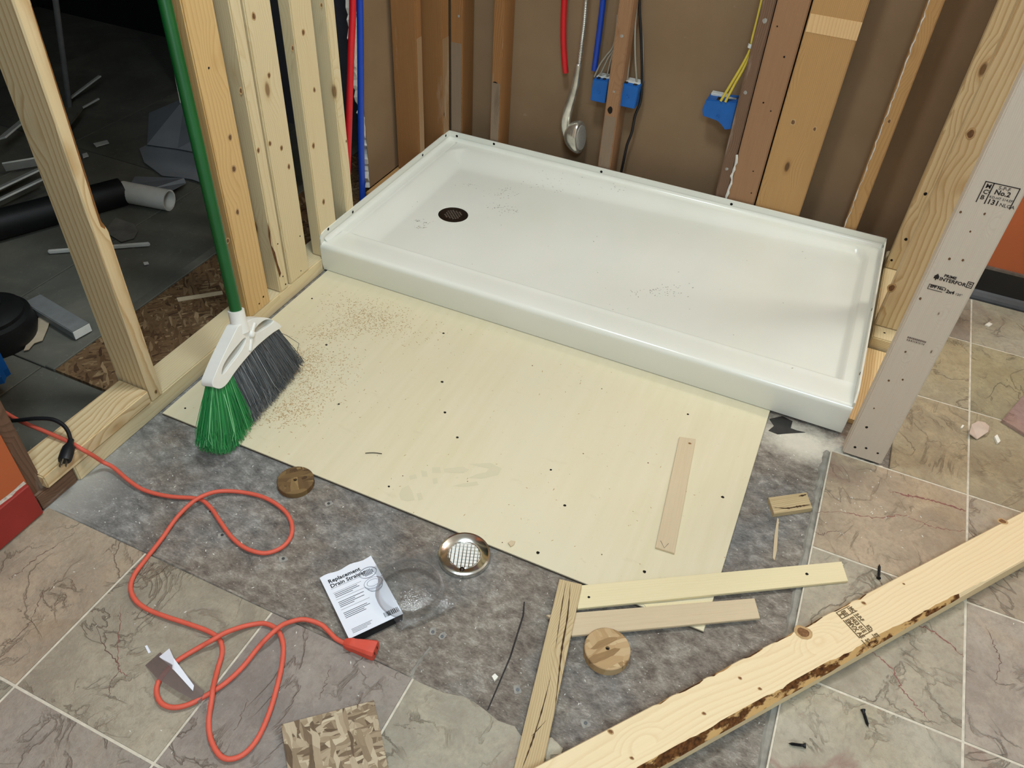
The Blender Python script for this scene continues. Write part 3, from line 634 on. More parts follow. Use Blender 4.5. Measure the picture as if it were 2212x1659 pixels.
for pg in [[(0.6463,-0.6554,-0.0012),(0.643,-0.6376,-0.0012),(0.6511,-0.6229,-0.0012),(0.6665,-0.6333,-0.0012),(0.6851,-0.6537,-0.0012),(0.6725,-0.6643,-0.0012),(0.6579,-0.6673,-0.0012)], [(0.6393,-0.5981,-0.0012),(0.6496,-0.5867,-0.0012),(0.6585,-0.5962,-0.0012),(0.6473,-0.608,-0.0012)], [(0.6544,-0.5717,-0.0012),(0.6679,-0.568,-0.0012),(0.6779,-0.5817,-0.0012),(0.6667,-0.5874,-0.0012)], [(0.6729,-0.5528,-0.0012),(0.6892,-0.543,-0.0012),(0.6981,-0.5575,-0.0012),(0.6819,-0.5672,-0.0012)], [(0.6978,-0.5434,-0.0012),(0.735,-0.5182,-0.0012),(0.7527,-0.5204,-0.0012),(0.744,-0.5359,-0.0012),(0.705,-0.5524,-0.0012)], [(0.7406,-0.5058,-0.0012),(0.7871,-0.479,-0.0012),(0.8174,-0.483,-0.0012),(0.8182,-0.5048,-0.0012),(0.789,-0.532,-0.0012),(0.7615,-0.5427,-0.0012),(0.7735,-0.5242,-0.0012),(0.7899,-0.5096,-0.0012),(0.7907,-0.4965,-0.0012)], [(0.6796,-0.6357,-0.0012),(0.6874,-0.6288,-0.0012),(0.7001,-0.6432,-0.0012),(0.6936,-0.6523,-0.0012)], [(0.7411,-0.5807,-0.0012),(0.7578,-0.5632,-0.0012),(0.7833,-0.5441,-0.0012),(0.7919,-0.5521,-0.0012),(0.7627,-0.5729,-0.0012)], [(0.6899,-0.5819,-0.0012),(0.6979,-0.5748,-0.0012),(0.7076,-0.5884,-0.0012),(0.6996,-0.5955,-0.0012)]]:
    bm.faces.new([bm.verts.new(p) for p in pg])
from_bm('shoe_print', bm, FP, ply)

# ================================================================ SHOWER TRAY
tray = empty('shower_tray', (.762, .4, 0)); tag(tray, 'white acrylic shower tray with three raised edges and a left-hand drain', 'shower tray')
LX, WY, DK = 1.522, .815, .090
DR = (0.2316, 0.4025)
def sm(t): t = max(0., min(1., t)); return t*t*(3-2*t)
def zf(x, y):
    fl = .047+.022*min(1., math.hypot(x-DR[0], (y-DR[1])*1.3)/1.25)
    k = x/LX
    u = [1-sm((x-.040)/.075), 1-sm((1.489-x)/.022), 1-sm((.788-y)/(.115*(1-k)+.035*k)), .42*(1-sm((y-.092)/.03))]
    # rounded rear corners
    s = (u[0]**3+u[2]**3)**(1/3) if u[0]*u[2] > 0 else max(u[0], u[2]); s = max(s, (u[1]**3+u[2]**3)**(1/3) if u[1]*u[2] > 0 else u[1]); 
    if y > .5:
        for cx, cy, rr, sx in ((.135,.690,.095,-1), (1.42,.715,.07,1)):
            if (x-cx)*sx > 0 and y > cy:
                d = math.hypot(x-cx, y-cy)/rr; s = max(s, sm((d-.55)/.45) if sx < 0 else sm((d-.72)/.28))
    fr = 1-sm((y-.092)/.03)
    s = min(1, max(s, 0)); z = fl+(DK-fl)*s
    zt = fl+(.0895-fl)*max(fr, s if fr <= 0 else s)
    z = max(z, zt)
    if x < .034: z = DK
    elif x < .040: z = DK-.004*sm((x-.034)/.006)+0
    if y < .092: z = DK+.0015*(1-y/.092)-.002*(y/.092)
    return z
xs = sorted(set([0,.015,.030,.034,.036,.038,.040]+[.04+i*.0055 for i in range(1,22)]+[.16+i*.02 for i in range(63)]+[1.41+i*.0055 for i in range(15)]+[1.489,1.495,1.505,1.514,LX])); xs = [x for x in xs if x <= LX]
prof = [(.004,.0), (.0012,.02), (.0005,.060), (.0005,.074)]+[(.0005+.015*(1-math.cos(a)), .074+.0155*math.sin(a)) for a in [math.pi/2*i/7 for i in range(1,8)]]
ys = [.03,.05,.07,.088,.092,.096,.10,.104,.108,.112,.116,.12,.124,.13,.14]+[.16+i*.02 for i in range(22)]+[.59+i*.006 for i in range(34)]+[.795,.80,.808,WY]
bm = bmesh.new(); rows = []
for y, z in prof: rows.append([bm.verts.new((x-.762, y-.4, z)) for x in xs])
for y in ys: rows.append([bm.verts.new((x-.762, y-.4, zf(x, y))) for x in xs])
for a, b in zip(rows, rows[1:]):
    for i in range(len(xs)-1): bm.faces.new((a[i], a[i+1], b[i+1], b[i]))
for side in (0, -1):                                           # skirts below the left and right rims
    col_ = [r[side] for r in rows]; low = [bm.verts.new((v.co.x, v.co.y, 0)) for v in col_]
    for i in range(len(col_)-1): bm.faces.new((col_[i], col_[i+1], low[i+1], low[i]))
bk = rows[-1]; low = [bm.verts.new((v.co.x, v.co.y, 0)) for v in bk]
for i in range(len(bk)-1): bm.faces.new((bk[i], bk[i+1], low[i+1], low[i]))
from_bm('pan', bm, ACR, tray, T(.762,.4,0), 60)
# upright tiling flange on three sides
bm = bmesh.new(); t = .0045
def flange(path, inn):
    a = [bm.verts.new(Vector(p)-Vector((.762,.4,0))) for p in path]; b = [bm.verts.new(v.co+Vector(inn)) for v in a]
    n = len(a); bm.faces.new(a); bm.faces.new(b[::-1])
    for i in range(n): bm.faces.new((a[i], a[(i+1)%n], b[(i+1)%n], b[i]))
flange([(-.001,.004,.082), (-.001,.004,.104), (-.001,.012,.117), (-.001,.026,.1205), (-.001,WY,.1205), (-.001,WY,.085)], (t,0,0))
flange([(LX+.001,.006,.082), (LX+.001,.006,.100), (LX+.001,.03,.118), (LX+.001,.045,.1205), (LX+.001,WY,.1205), (LX+.001,WY,.085)], (-t,0,0))
flange([(-.001,WY+.001,.085), (-.001,WY+.001,.1205), (LX+.001,WY+.001,.1205), (LX+.001,WY+.001,.085)], (0,-t,0))
from_bm('flange', bm, ACR, tray, T(.762,.4,0))
# foot of the flange
def fillet(name, p, q, d):
    bm = bmesh.new(); P = [Vector(p), Vector(q)]; n = Vector(d); rows = []
    for P_ in P: rows.append([bm.verts.new(P_+n*(.012*(1-math.sin(a)))+Vector((0,0,.012*(1-math.cos(a))))) for a in [math.pi/2*i/5 for i in range(6)]])
    for k in range(5): bm.faces.new((rows[0][k], rows[0][k+1], rows[1][k+1], rows[1][k]))
    from_bm(name, bm, ACR, tray, None, True)
fillet('flange_foot', (t,.02,.0898), (t,WY-t,.0898), (1,0,0)); fillet('flange_foot', (t,WY-t,.0898), (LX-t,WY-t,.0898), (0,-1,0))
def dots(pts, n, off):
    for p in pts:
        m = frame(Vector(p)+Vector(n)*off, n, (0,0,1)); lathe('flange_hole', [(0,.0004), (.0044,.0004), (.0046,0)], HOLE, m, tray, 12)
dots([(0.0035,0.0443,0.1167),(0.0035,0.1746,0.1084),(0.0035,0.6136,0.1101),(0.0035,0.7841,0.1129)], (1,0,0), .0002)
dots([(0.0343,0.8115,0.1075),(0.1822,0.8115,0.1125),(1.0398,0.8115,0.108),(0.5887,0.8115,0.1084)], (0,-1,0), .0002)
dots([(LX-.0035,.775,.112), (LX-.0035,.41,.112), (LX-.0035,.11,.112)], (-1,0,0), .0002)
# drain
dz = zf(*DR); dm = T(DR[0], DR[1], dz)
BRONZE = plain('dark_bronze', (58,48,42), .28, .75, .2, 30)
lathe('drain_ring', [(.0535,.0002), (.0545,.0016), (.0515,.0018), (.0512,-.001)], ACR, dm, tray, 48)
ds = lathe('drain_strainer', [(0,.0016), (.043,.0014), (.050,.0008), (.0515,-.001)], BRONZE, dm, tray, 48)
SLOT = plain('slot_reflection', (128,118,108), .25, .4, .2, 300)  # lighter tone paints reflections into the strainer holes
bm = bmesh.new()
for i in range(-4, 5):
    for j in range(-4, 5):
        if (i+j) % 2 == 0 and math.hypot(i, j) < 4.6: bm_box(bm, (i*.0058-.0024, j*.0058-.0024, .0014), (i*.0058+.0024, j*.0058+.0024, .0020))
from_bm('slot_grid', bm, SLOT, ds, dm)

# ================================================================ BROOM
BF = Matrix(((-0.0735,0.9973,0)+(0,), (-0.2002,-0.0147,0.9797)+(0,), (0.977,0.072,0.2007)+(0,), (0,0,0,1))).transposed(); BF.translation = Vector((0.221,-0.7265,0))
WHITEP = plain('white_plastic', (232,230,222), .35, var=.05, scale=12, spec=.45)
GREENP = plain('green_metal_tube', (16,84,36), .32, var=.12, scale=10, spec=.5)
broom = empty('broom', BF @ Vector((.15,.02,0))); tag(broom, 'angled broom with green handle and green and grey bristles leaning on the studs', 'broom')
hd = [(0.2011,0.236)][0]; ht = [(0.3436,0.8782)][0]
d2 = Vector((ht[0]-hd[0], ht[1]-hd[1])).normalized()
def bp(u, v, w=0): return BF @ Vector((u, v, w))
e = Vector(hd)+d2*.80
bm = bmesh.new(); bm_tube(bm, [bp(*hd)+d2.x*0*Vector(), bp(*(Vector(hd)+d2*.5)), bp(*e)], .0135, 20)
from_bm('handle', bm, GREENP, broom, None, 50)
s0 = Vector(hd)-d2*.035; s1_ = Vector(hd)+d2*.018
bm = bmesh.new(); bm_tube(bm, [bp(*s0), bp(*(Vector(hd)-d2*.01)), bp(*s1_)], [.021,.0185,.0185], 24)
from_bm('socket', bm, WHITEP, broom, None, 50)
def plate2d(name, outline, holes, z0, z1, mat, parent, world, bev):
    bm = bmesh.new(); es = []
    for lp in [outline]+holes:
        vs = [bm.verts.new((p[0], p[1], z0)) for p in lp]
        es += [bm.edges.new((vs[i], vs[(i+1)%len(vs)])) for i in range(len(vs))]
    r = bmesh.ops.triangle_fill(bm, edges=es, use_beauty=True)
    fs = [q for q in r['geom'] if isinstance(q, bmesh.types.BMFace)]
    ex = bmesh.ops.extrude_face_region(bm, geom=fs)
    for q in ex['geom']:
        if isinstance(q, bmesh.types.BMVert): q.co.z = z1
    o = from_bm(name, bm, mat, parent, world, 35)
    md = o.modifiers.new('bevel', 'BEVEL'); md.width = bev; md.segments = 3; md.limit_method = 'ANGLE'; md.angle_limit = math.radians(50)
    return o
def sm2(pts, k=4):
    P = [Vector((p[0], p[1], 0)) for p in pts]; P.append(P[0]); return [(q.x, q.y) for q in smooth_path(P, k)][:-1]
plate2d('head', sm2([(0.0414,0.1596),(0.0452,0.1694),(0.0608,0.1785),(0.0819,0.1892),(0.1076,0.2011),(0.1373,0.2132),(0.1625,0.2234),(0.1791,0.2286),(0.2006,0.2219),(0.2272,0.2163),(0.2508,0.2043),(0.2741,0.1867),(0.2899,0.1694),(0.3017,0.1505),(0.304,0.1391),(0.2754,0.1447),(0.2393,0.1491),(0.2031,0.1514),(0.1696,0.1499),(0.1404,0.1476),(0.1109,0.1437),(0.0866,0.1384),(0.0695,0.1381),(0.0544,0.1438)]),
        [sm2([(0.2177,0.1858),(0.2249,0.1911),(0.2429,0.1921),(0.2626,0.1887),(0.2798,0.1788),(0.2857,0.1696),(0.2745,0.1683),(0.2491,0.1729),(0.2271,0.1781)]), sm2([(0.0777,0.1664),(0.0887,0.1784),(0.1149,0.1872),(0.1475,0.1919),(0.1799,0.1938),(0.1825,0.1863),(0.1614,0.1761),(0.1346,0.1704),(0.1122,0.1676),(0.0872,0.1636)])], -.016, .016, WHITEP, broom, BF, .003)
# raised rib and button on the face of the head
bm = bmesh.new(); bm_tube(bm, smooth_path([Vector((p[0], p[1], .0145)) for p in [(0.2286,0.2029),(0.2164,0.1947),(0.2028,0.1812),(0.192,0.1686),(0.1813,0.1559)]], 4), [.005]*17, 8)
from_bm('rib', bm, WHITEP, broom, BF, True)
q = [(0.205,0.1877)][0]; lathe('button', [(0,.006), (.006,.005), (.009,.002), (.0095,-.002)], WHITEP, BF @ T(q[0], q[1], .018), broom, 20)
def lerp_path(pts, t):
    L = [0]
    for a, b in zip(pts, pts[1:]): L.append(L[-1]+math.hypot(b[0]-a[0], b[1]-a[1]))
    s = t*L[-1]
    for i in range(len(pts)-1):
        if s <= L[i+1] or i == len(pts)-2:
            k = (s-L[i])/(L[i+1]-L[i]); return Vector((pts[i][0]+(pts[i+1][0]-pts[i][0])*k, pts[i][1]+(pts[i+1][1]-pts[i][1])*k))
def bristles(name, roots, tips, n, mat, seed, clumps):
    random.seed(seed); bm = bmesh.new()
    for k in range(n):
        c = random.randrange(clumps); t = (c+.5+random.gauss(0, .22))/clumps; t = min(.995, max(.005, t)); t2 = min(.998, max(.002, t+random.gauss(0, .022)))
        a = lerp_path(roots, t); b = lerp_path(tips, t2); w = random.uniform(-1, 1)
        ln = random.uniform(.93, 1.01); b = a+(b-a)*ln
        p0 = Vector((a.x, a.y, w*.010)); p3 = Vector((b.x, b.y, w*.024+random.gauss(0, .003)))
        bend = Vector((random.gauss(0, .004), 0, random.gauss(0, .003))); r = random.uniform(.0006, .0010)
        if random.random() < .06: bend *= 4
        P = [p0, p0.lerp(p3, .35)+bend*.6, p0.lerp(p3, .72)+bend, p3+Vector((random.gauss(0, .003), 0, random.gauss(0, .003)))]
        bm_tube(bm, P, [r, r, r*.9, r*.7], 3, False)
    o = from_bm(name, bm, mat, broom, BF); o['kind'] = 'stuff'; return o
def M_bristle(name, dark, mid, light):
    M = Mat(name, .45, .35); gi = M.n('NewGeometry'); M.base(M.ramp(gi.outputs['Random Per Island'], [(0, srgb(dark)), (.55, srgb(mid)), (.86, srgb(mid)), (1, srgb(light))])); return M.m
GB = M_bristle('green_bristle', (26,96,46), (46,136,70), (132,200,140)); YB = M_bristle('grey_bristle', (58,60,62), (92,94,96), (140,142,144))
bristles('green_bristles', [(0.0443,0.1572),(0.0554,0.1455),(0.0704,0.1395),(0.0872,0.1393),(0.1109,0.1437)], [(-0.0381,0.0517),(-0.0312,0.027),(-0.0133,0.0072),(0.0162,-0.0075),(0.058,-0.0038),(0.0956,0.0013)], 1500, GB, 31, 11)
bristles('grey_bristles', [(0.1105,0.1431),(0.1395,0.146),(0.1684,0.1478),(0.2018,0.1493),(0.2381,0.147),(0.2744,0.143),(0.3012,0.1389)], [(0.0982,0.0022),(0.1343,0.0066),(0.1745,0.0019),(0.2143,0.0017),(0.2566,0.0038),(0.2967,0.0084),(0.3275,0.0161)], 2600, YB, 32, 24)

# ================================================================ EXTENSION CORD
CORD = plain('orange_rubber', (216,98,78), .5, var=.06, scale=40)
cord = empty('extension_cord', (0.492,-0.9146,0)); tag(cord, 'orange extension cord looping over the subfloor and the front tiles', 'cord')
cp = [(-0.3012,-0.9084,0.092),(-0.2208,-0.9051,0.09),(-0.159,-0.909,0.088),(-0.0872,-0.907,0.086),(-0.0234,-0.9046,0.082),(0.0095,-0.904,0.074),(0.0194,-0.8916,0.045),(0.023,-0.88,0.016),(0.047,-0.8768,0.0065),(0.1009,-0.8887,0.003),(0.1483,-0.8932,0),(0.2041,-0.8832,-0.001),(0.255,-0.8635,-0.001),(0.2769,-0.8598,-0.001),(0.3095,-0.8691,-0.001),(0.3513,-0.89,-0.001),(0.3966,-0.9105,-0.001),(0.4406,-0.92,-0.001),(0.4812,-0.9127,-0.001),(0.503,-0.8865,-0.001),(0.5031,-0.855,-0.001),(0.4847,-0.8263,-0.001),(0.4499,-0.8046,-0.001),(0.3961,-0.7943,-0.001),(0.3429,-0.8019,-0.001),(0.2979,-0.8239,0.003),(0.2798,-0.8536,0.011),(0.2685,-0.8818,0.009),(0.2623,-0.9224,0.001),(0.2712,-0.9753,-0.001),(0.2824,-1.0327,0.004),(0.2909,-1.0707,0.0065),(0.306,-1.0964,0.0065),(0.3332,-1.1129,0.0065),(0.3679,-1.1184,0.0065),(0.4099,-1.1156,0.0065),(0.4642,-1.1087,0.0065),(0.5036,-1.1056,0.0065),(0.531,-1.1103,0.0065),(0.5519,-1.1281,0.0065),(0.5687,-1.1615,0.009),(0.5879,-1.193,0.0178),(0.5974,-1.2069,0.0175),(0.6146,-1.2388,0.0075),(0.6379,-1.2622,0.0065),(0.6674,-1.277,0.0065),(0.6886,-1.2752,0.0065),(0.704,-1.2579,0.0065),(0.7078,-1.2288,0.0065),(0.699,-1.187,0.0065),(0.6817,-1.1405,0.0065),(0.6606,-1.0957,0.0065),(0.6385,-1.0643,0.0065),(0.6124,-1.0473,0.0065),(0.5846,-1.0468,0.0065),(0.5617,-1.0612,0.0065),(0.5466,-1.0809,0.012),(0.5353,-1.1019,0.0178),(0.5259,-1.1211,0.0178),(0.5119,-1.138,0.011),(0.4906,-1.178,0.0065),(0.4876,-1.2109,0.0065),(0.4959,-1.2337,0.0065),(0.5176,-1.2485,0.0065),(0.5409,-1.2483,0.0065),(0.5613,-1.2349,0.0065),(0.5773,-1.2115,0.0065),(0.5951,-1.1745,0.0065),(0.6033,-1.1354,0.0065),(0.6056,-1.0954,0.009),(0.6123,-1.0749,0.0178),(0.6191,-1.0451,0.0178),(0.6261,-1.0263,0.011),(0.6441,-1.0072,0.0055),(0.676,-1.001,0.003),(0.6966,-1.0055,0.002),(0.7207,-1.0137,0.003),(0.7439,-1.016,0.006)]
tube('cable', cp, .0046, CORD, cord, 10, 6)
CONN = plain('orange_connector', (206,80,62), .5, var=.08, scale=60)
a = Vector((0.7414,-1.0164,0.008)); b = Vector((0.8027,-1.0056,0.01)); m = frame(a, b-a, (0,0,1)); L_ = (b-a).length
bm = bmesh.new(); rings = []
for s, hw, hh in ((0,.007,.007), (.12,.0095,.0095), (.2,.0105,.0105), (.24,.011,.011), (.3,.0105,.0105), (.7,.0145,.0125), (.95,.0165,.013), (1,.0155,.012)):
    rings.append([bm.verts.new((hh*cy, hw*cx, L_*s)) for cx, cy in ((-1,-.6), (-.7,-1), (.7,-1), (1,-.6), (1,.6), (.7,1), (-.7,1), (-1,.6))])
for p, q in zip(rings, rings[1:]):
    for k in range(8): bm.faces.new((p[k], p[(k+1)%8], q[(k+1)%8], q[k]))
bm.faces.new(rings[0]); bm.faces.new(rings[-1])
con = from_bm('connector', bm, CONN, cord, m, 30)
bm = bmesh.new()
for y in (-.006, .006): bm_box(bm, (-.003, y-.0012, L_), (.005, y+.0012, L_+.0004))
from_bm('slots', bm, HOLE, con, m)
# black plug end on the sill block
BLK = plain('black_rubber', (28,28,30), .45, var=.2, scale=40, spec=.4); BRASS = plain('dull_prong', (120,112,96), .4, .8, .1)
plug = empty('power_plug', (-0.0006,-0.9315,0.078)); tag(plug, 'black power plug with bare prongs lying on the sill block', 'plug')
tube('cable', [(-0.2683,-0.9265,0.06),(-0.1868,-0.9198,0.085),(-0.1425,-0.911,0.1),(-0.1072,-0.8995,0.11),(-0.0744,-0.8881,0.112),(-0.0497,-0.8863,0.106),(-0.0304,-0.8923,0.099),(-0.01,-0.9066,0.093)], .0045, BLK, plug, 10)
a = Vector((-0.0098,-0.905,0.0945)); b = Vector((0.0187,-0.953,0.088)); m = frame(a, b-a, (1,.3,0)); L_ = (b-a).length
bm = bmesh.new(); rings = []
for s, w_, h_ in ((0,.006,.006), (.2,.007,.007), (.35,.0125,.010), (.6,.014,.0115), (.92,.014,.0115), (1,.0125,.0105)):
    rings.append([bm.verts.new((w_*math.cos(t_), h_*math.sin(t_), L_*s)) for t_ in [math.pi/6*i for i in range(12)]])
for p, q in zip(rings, rings[1:]):
    for k in range(12): bm.faces.new((p[k], p[(k+1)%12], q[(k+1)%12], q[k]))
bm.faces.new(rings[0]); bm.faces.new(rings[-1]); from_bm('plug_body', bm, BLK, plug, m, 40)
for x in (-.006, .006): box('prong', (x-.0007, -.003, L_), (x+.0007, .003, L_+.014), BRASS, plug, world=m)
tube('earth_pin', [m @ Vector((0,.007,L_)), m @ Vector((0,.007,L_+.014))], .0022, BRASS, plug, 8, 1)

# ================================================================ LUMBER SCRAPS ON THE FLOOR
A1 = Vector((1.1496,-1.0913,0.05)); A2 = Vector((1.9172,-0.1076,0.039)); ax = (A2-A1).normalized(); nx = Vector((ax.y, -ax.x, 0)).normalized()
bw, bt = .089, .038
c0 = A1-ax*.22+nx*bw/2-Vector((0,0,bt/2)); c1 = A2+ax*.25+nx*bw/2-Vector((0,0,bt/2))
m = frame(c0, c1-c0, nx); Lb = (c1-c0).length
BARK = Mat('bark_patches', .9, .15)
_n1 = BARK.noise(BARK.vec((1,1,.5)), 38, 5, .6); _n2 = BARK.noise(BARK.co, 120, 4, .6)
_bk = BARK.ramp(_n2, [(.35, srgb((62,38,20))), (.65, srgb((118,76,40)))])
BARK.base(BARK.mix(BARK.mask(_n1, .50, .56), _bk, srgb((204,164,108)))); BARK.bump(_n1, .6, .003); BARK = BARK.m
BEAM = pine('knotty_spruce', (232,212,172), (212,180,134), (104,68,42), rings=60, pith=(.02,.12), ringamt=.38, knot=.04, kscale=(12,12,6))
random.seed(17); bm = bmesh.new(); N = 160; rings = []; cs = []
for i in range(N+1):
    z = Lb*i/N; s = (z-.22)/(A2-A1).length
    c = .0025
    if -.2 < s < .80: c = .0055+.0115*max(0, math.sin(math.pi*min(1,(s+.2)/.98)))*(.55+.45*abs(math.sin(s*23+1)))+random.uniform(-.0015,.0015)
    c2 = .0025
    if .20 < s < .60 and (s*17) % 1 < .62: c2 = .0045+random.uniform(-.001,.0015)
    cs.append((c, c2)); w, t = bw/2, bt/2
    if c > .006: c = min(c, .015)
    rings.append([bm.verts.new(v) for v in ((-w,t,z), (w,t,z), (w,-t+c*1.15,z), (w-c*.9,-t,z), (-w+c2,-t,z), (-w,-t+c2*1.6,z))])
for i, (a, b) in enumerate(zip(rings, rings[1:])):
    for k in range(6):
        fc = bm.faces.new((a[k], a[(k+1)%6], b[(k+1)%6], b[k]))
        if k == 2 and cs[i][0] > .007: fc.material_index = 1
        if k == 4 and cs[i][1] > .0035: fc.material_index = 1
bm.faces.new(rings[0]); bm.faces.new(rings[-1][::-1])
beam = from_bm('lumber', bm, BEAM, None, m, 20); beam.data.materials.append(BARK)
tag(beam, 'long pine two-by-four with bark edge and grade stamp lying across the floor', 'lumber')
def on_beam(p, z): # point on the top face below a floor-plan position
    q = m.inverted() @ Vector(p); return m @ Vector((q.x, -bt/2-.0002, q.z))
KB = plain('beam_knot', (120,84,52), .7, var=.4, scale=200)
for p, r in zip([(1.5148,-0.64,0.045),(1.6135,-0.5205,0.045),(1.4252,-0.7858,0.045),(1.4619,-0.7903,0.045),(1.3823,-0.8787,0.045),(1.2463,-0.9793,0.045),(1.2924,-1.0056,0.045),(1.6832,-0.4368,0.045),(1.8721,-0.1642,0.045)], (.015,.0045,.0035,.0035,.004,.0045,.003,.003,.009)):
    spots(beam, [on_beam(p, 0)], r, KB, (0,0,1), 'knot')
sp = on_beam((1.5744,-0.5497,0.043), 0); bup = (m.to_3x3() @ Vector((0,-1,0)))
def bfr(dx, dy): # x across the beam, y along it
    f_ = Matrix((nx, ax, bup)).transposed().to_4x4(); f_.translation = sp+nx*dx*1.08+ax*dy*1.4+bup*.0002; return f_ @ Matrix.Diagonal((1.08,1.4,1,1))
st = empty('grade_stamp', sp, beam); BINK = plain('brown_ink', (112,92,64), .8, var=.25, scale=300)
bm = bmesh.new()
for q in ((0,-.014,.0014,.012), (0,-.014,.014,-.0126), (.0135,-.014,.0150,.016), (.0175,-.014,.056,-.0126), (.0175,.006,.056,.0072), (.0550,-.014,.0565,.012), (.0605,-.014,.078,-.0127), (.0605,.006,.072,.0071), (.002,.006,.0135,.0071)): bar(bm, *q)
from_bm('stamp_frame', bm, BINK, st, bfr(.004, 0))
for s_, z_, x_, y_ in (('BE', .010, .0025, -.0065), ('E', .008, .0055, -.0118), ('MC', .008, .003, .0082), ('S-P-F', .0075, .0185, .0086), ('KD', .0075, .044, .0086), ('E453 01E', .0088, .019, -.0025), ('EMVX AE', .0098, .019, -.0112), ('S-', .009, .063, -.009), ('ET', .0075, .062, .0086)):
    lettering('stamp_text', s_, z_, BINK, bfr(.004+x_, y_), st, bold=.0004)
def stick(name, quad, z0, z1, mat, label, cat='stick', bev=.0006):
    a = Vector(quad[1])-Vector(quad[0]); o = prism(name, quad, z0, z1, mat, (a.x, a.y), bev=bev); tag(o, label, cat); return o
sA_ = stick('wood_strip', [(1.2437,-0.5396,0.004),(1.1992,-0.1878,0.004),(1.1615,-0.1982,0.004),(1.2031,-0.5426,0.004)], -.0013, .004, LATH, 'thin tan wood strip lying on the pale plywood near its right edge', 'strip')
spots(sA_, [(1.19,-0.2099,0.004)], .004, KNOT, (0,0,1), 'knot')
bm = bmesh.new(); 
for p, q in (((1428,1166),(1440,1186)), ((1440,1186),(1452,1178))): pass
tube('pencil_mark', [(1.2081,-0.5217,0.0044),(1.2206,-0.5368,0.0044),(1.2253,-0.5212,0.0044)], .0004, INK, sA_, 4, 1)
sB_ = stick('plywood_strip', [(1.1065,-0.7559,0.006),(1.5878,-0.4482,0.006),(1.5694,-0.4038,0.006),(1.0902,-0.705,0.006)], .0002, .0065, PLYST, 'long pale plywood strip with two screw holes across the sheet corner', 'strip')
spots(sB_, [(1.5071,-0.4695,0.0065),(1.1181,-0.7215,0.0065)], .0042, HOLE, (0,0,1), 'screw_hole')
stick('wood_strip', [(1.1185,-0.8148,0.006),(1.4388,-0.6165,0.006),(1.4197,-0.5757,0.006),(1.0568,-0.795,0.006)], .0002, .0058, LATH, 'pinkish tan wood strip just below the long plywood strip', 'strip')
stick('plywood_offcut', [(1.3421,-0.6781,-0.001),(1.3447,-0.6122,-0.001),(1.2209,-0.6834,-0.001),(1.2436,-0.7013,-0.001)], FZ+.0002, -.0002, PLYST, 'small pale plywood offcut wedged under the two strips', 'offcut')
p0 = (Vector((1.0739,-0.7096,0.016))); pL, pR = Vector((1.1176,-1.0884,0.01)), Vector((1.1624,-1.0596,0.01)); p1 = (pL+pR)/2; dd = (p1-p0).normalized()
wD = abs((pR-pL).dot(Vector((dd.y,-dd.x,0))))
p1e = p1+dd*.08
sD_ = board('split_board', (p0.x, p0.y, .0115), (p1e.x, p1e.y, .0055), .046, .0085, (-dd.y, dd.x, 0), CRACK, None, .0006, 1)
tag(sD_, 'cracked old board with splintered end, resting on the strips beside the bark-edged timber', 'board')
CRK = plain('dark_crack', (74,54,34), .9, var=.3, scale=90)
def crack(parent, pts, w):
    random.seed(len(pts)*7); bm = bmesh.new(); P = smooth_path(pts, 8); rows = []
    mi = mw(parent).inverted(); n = len(P)
    for i, p in enumerate(P):
        t_ = (P[min(i+1,n-1)]-P[max(i-1,0)]).normalized(); nn_ = Vector((-t_.y, t_.x, 0)); a_ = w*math.sin(math.pi*(i+.3)/(n+.3))*random.uniform(.4, 1.1)
        rows.append([bm.verts.new(mi @ (p+nn_*a_)), bm.verts.new(mi @ (p+Vector((0,0,.0003)))), bm.verts.new(mi @ (p-nn_*a_))])
    for a_, b_ in zip(rows, rows[1:]):
        for q in range(2): bm.faces.new((a_[q], a_[q+1], b_[q+1], b_[q]))
    from_bm('crack', bm, CRK, parent, mw(parent))
def onD(px_): # drop a plan point onto the tilted board
    q = mw(sD_).inverted() @ Vector(px_); return mw(sD_) @ Vector((q.x, -.00445 if (mw(sD_).to_3x3() @ Vector((0,1,0))).z < 0 else .00445, q.z))
for pg, w_ in (([(1.0751,-0.7147,0.014),(1.096,-0.7836,0.014),(1.1115,-0.8521,0.014),(1.1291,-0.9146,0.014),(1.1455,-0.9732,0.014)], .0022), ([(1.0652,-0.7148,0.014),(1.081,-0.7797,0.014),(1.1006,-0.8574,0.014)], .0012), ([(1.1134,-0.9111,0.012),(1.123,-0.9737,0.012),(1.1292,-1.0337,0.012),(1.1317,-1.0826,0.012)], .0018), ([(1.1371,-0.9908,0.012),(1.1287,-1.0163,0.012),(1.1247,-1.0271,0.012)], .0008)): crack(sD_, [onD(q) for q in pg], w_)
wsc = stick('wood_scrap', [(1.4157,-0.3368,0.004),(1.4915,-0.2813,0.004),(1.4719,-0.2399,0.004),(1.3955,-0.295,0.004)], FZ+.0002, .005, CRACK, 'short split wood scrap on the grey floor near the right tiles', 'scrap')
crack(wsc, [(1.4102,-0.3201,0.0052),(1.4391,-0.3086,0.0052),(1.462,-0.2913,0.0052),(1.4869,-0.2729,0.0052)], .003); crack(wsc, [(1.4571,-0.2607,0.0052),(1.4663,-0.2531,0.0052),(1.4726,-0.2468,0.0052)], .003)
stick('wood_sliver', [(1.4408,-0.4559,-0.005),(1.4359,-0.4505,-0.005),(1.4282,-0.3867,-0.005),(1.4253,-0.337,-0.005),(1.4289,-0.3396,-0.005),(1.4407,-0.4282,-0.005)][::-1], FZ+.0002, -.004, LATH, 'thin pale wood sliver below the split wood scrap', 'sliver', 0)
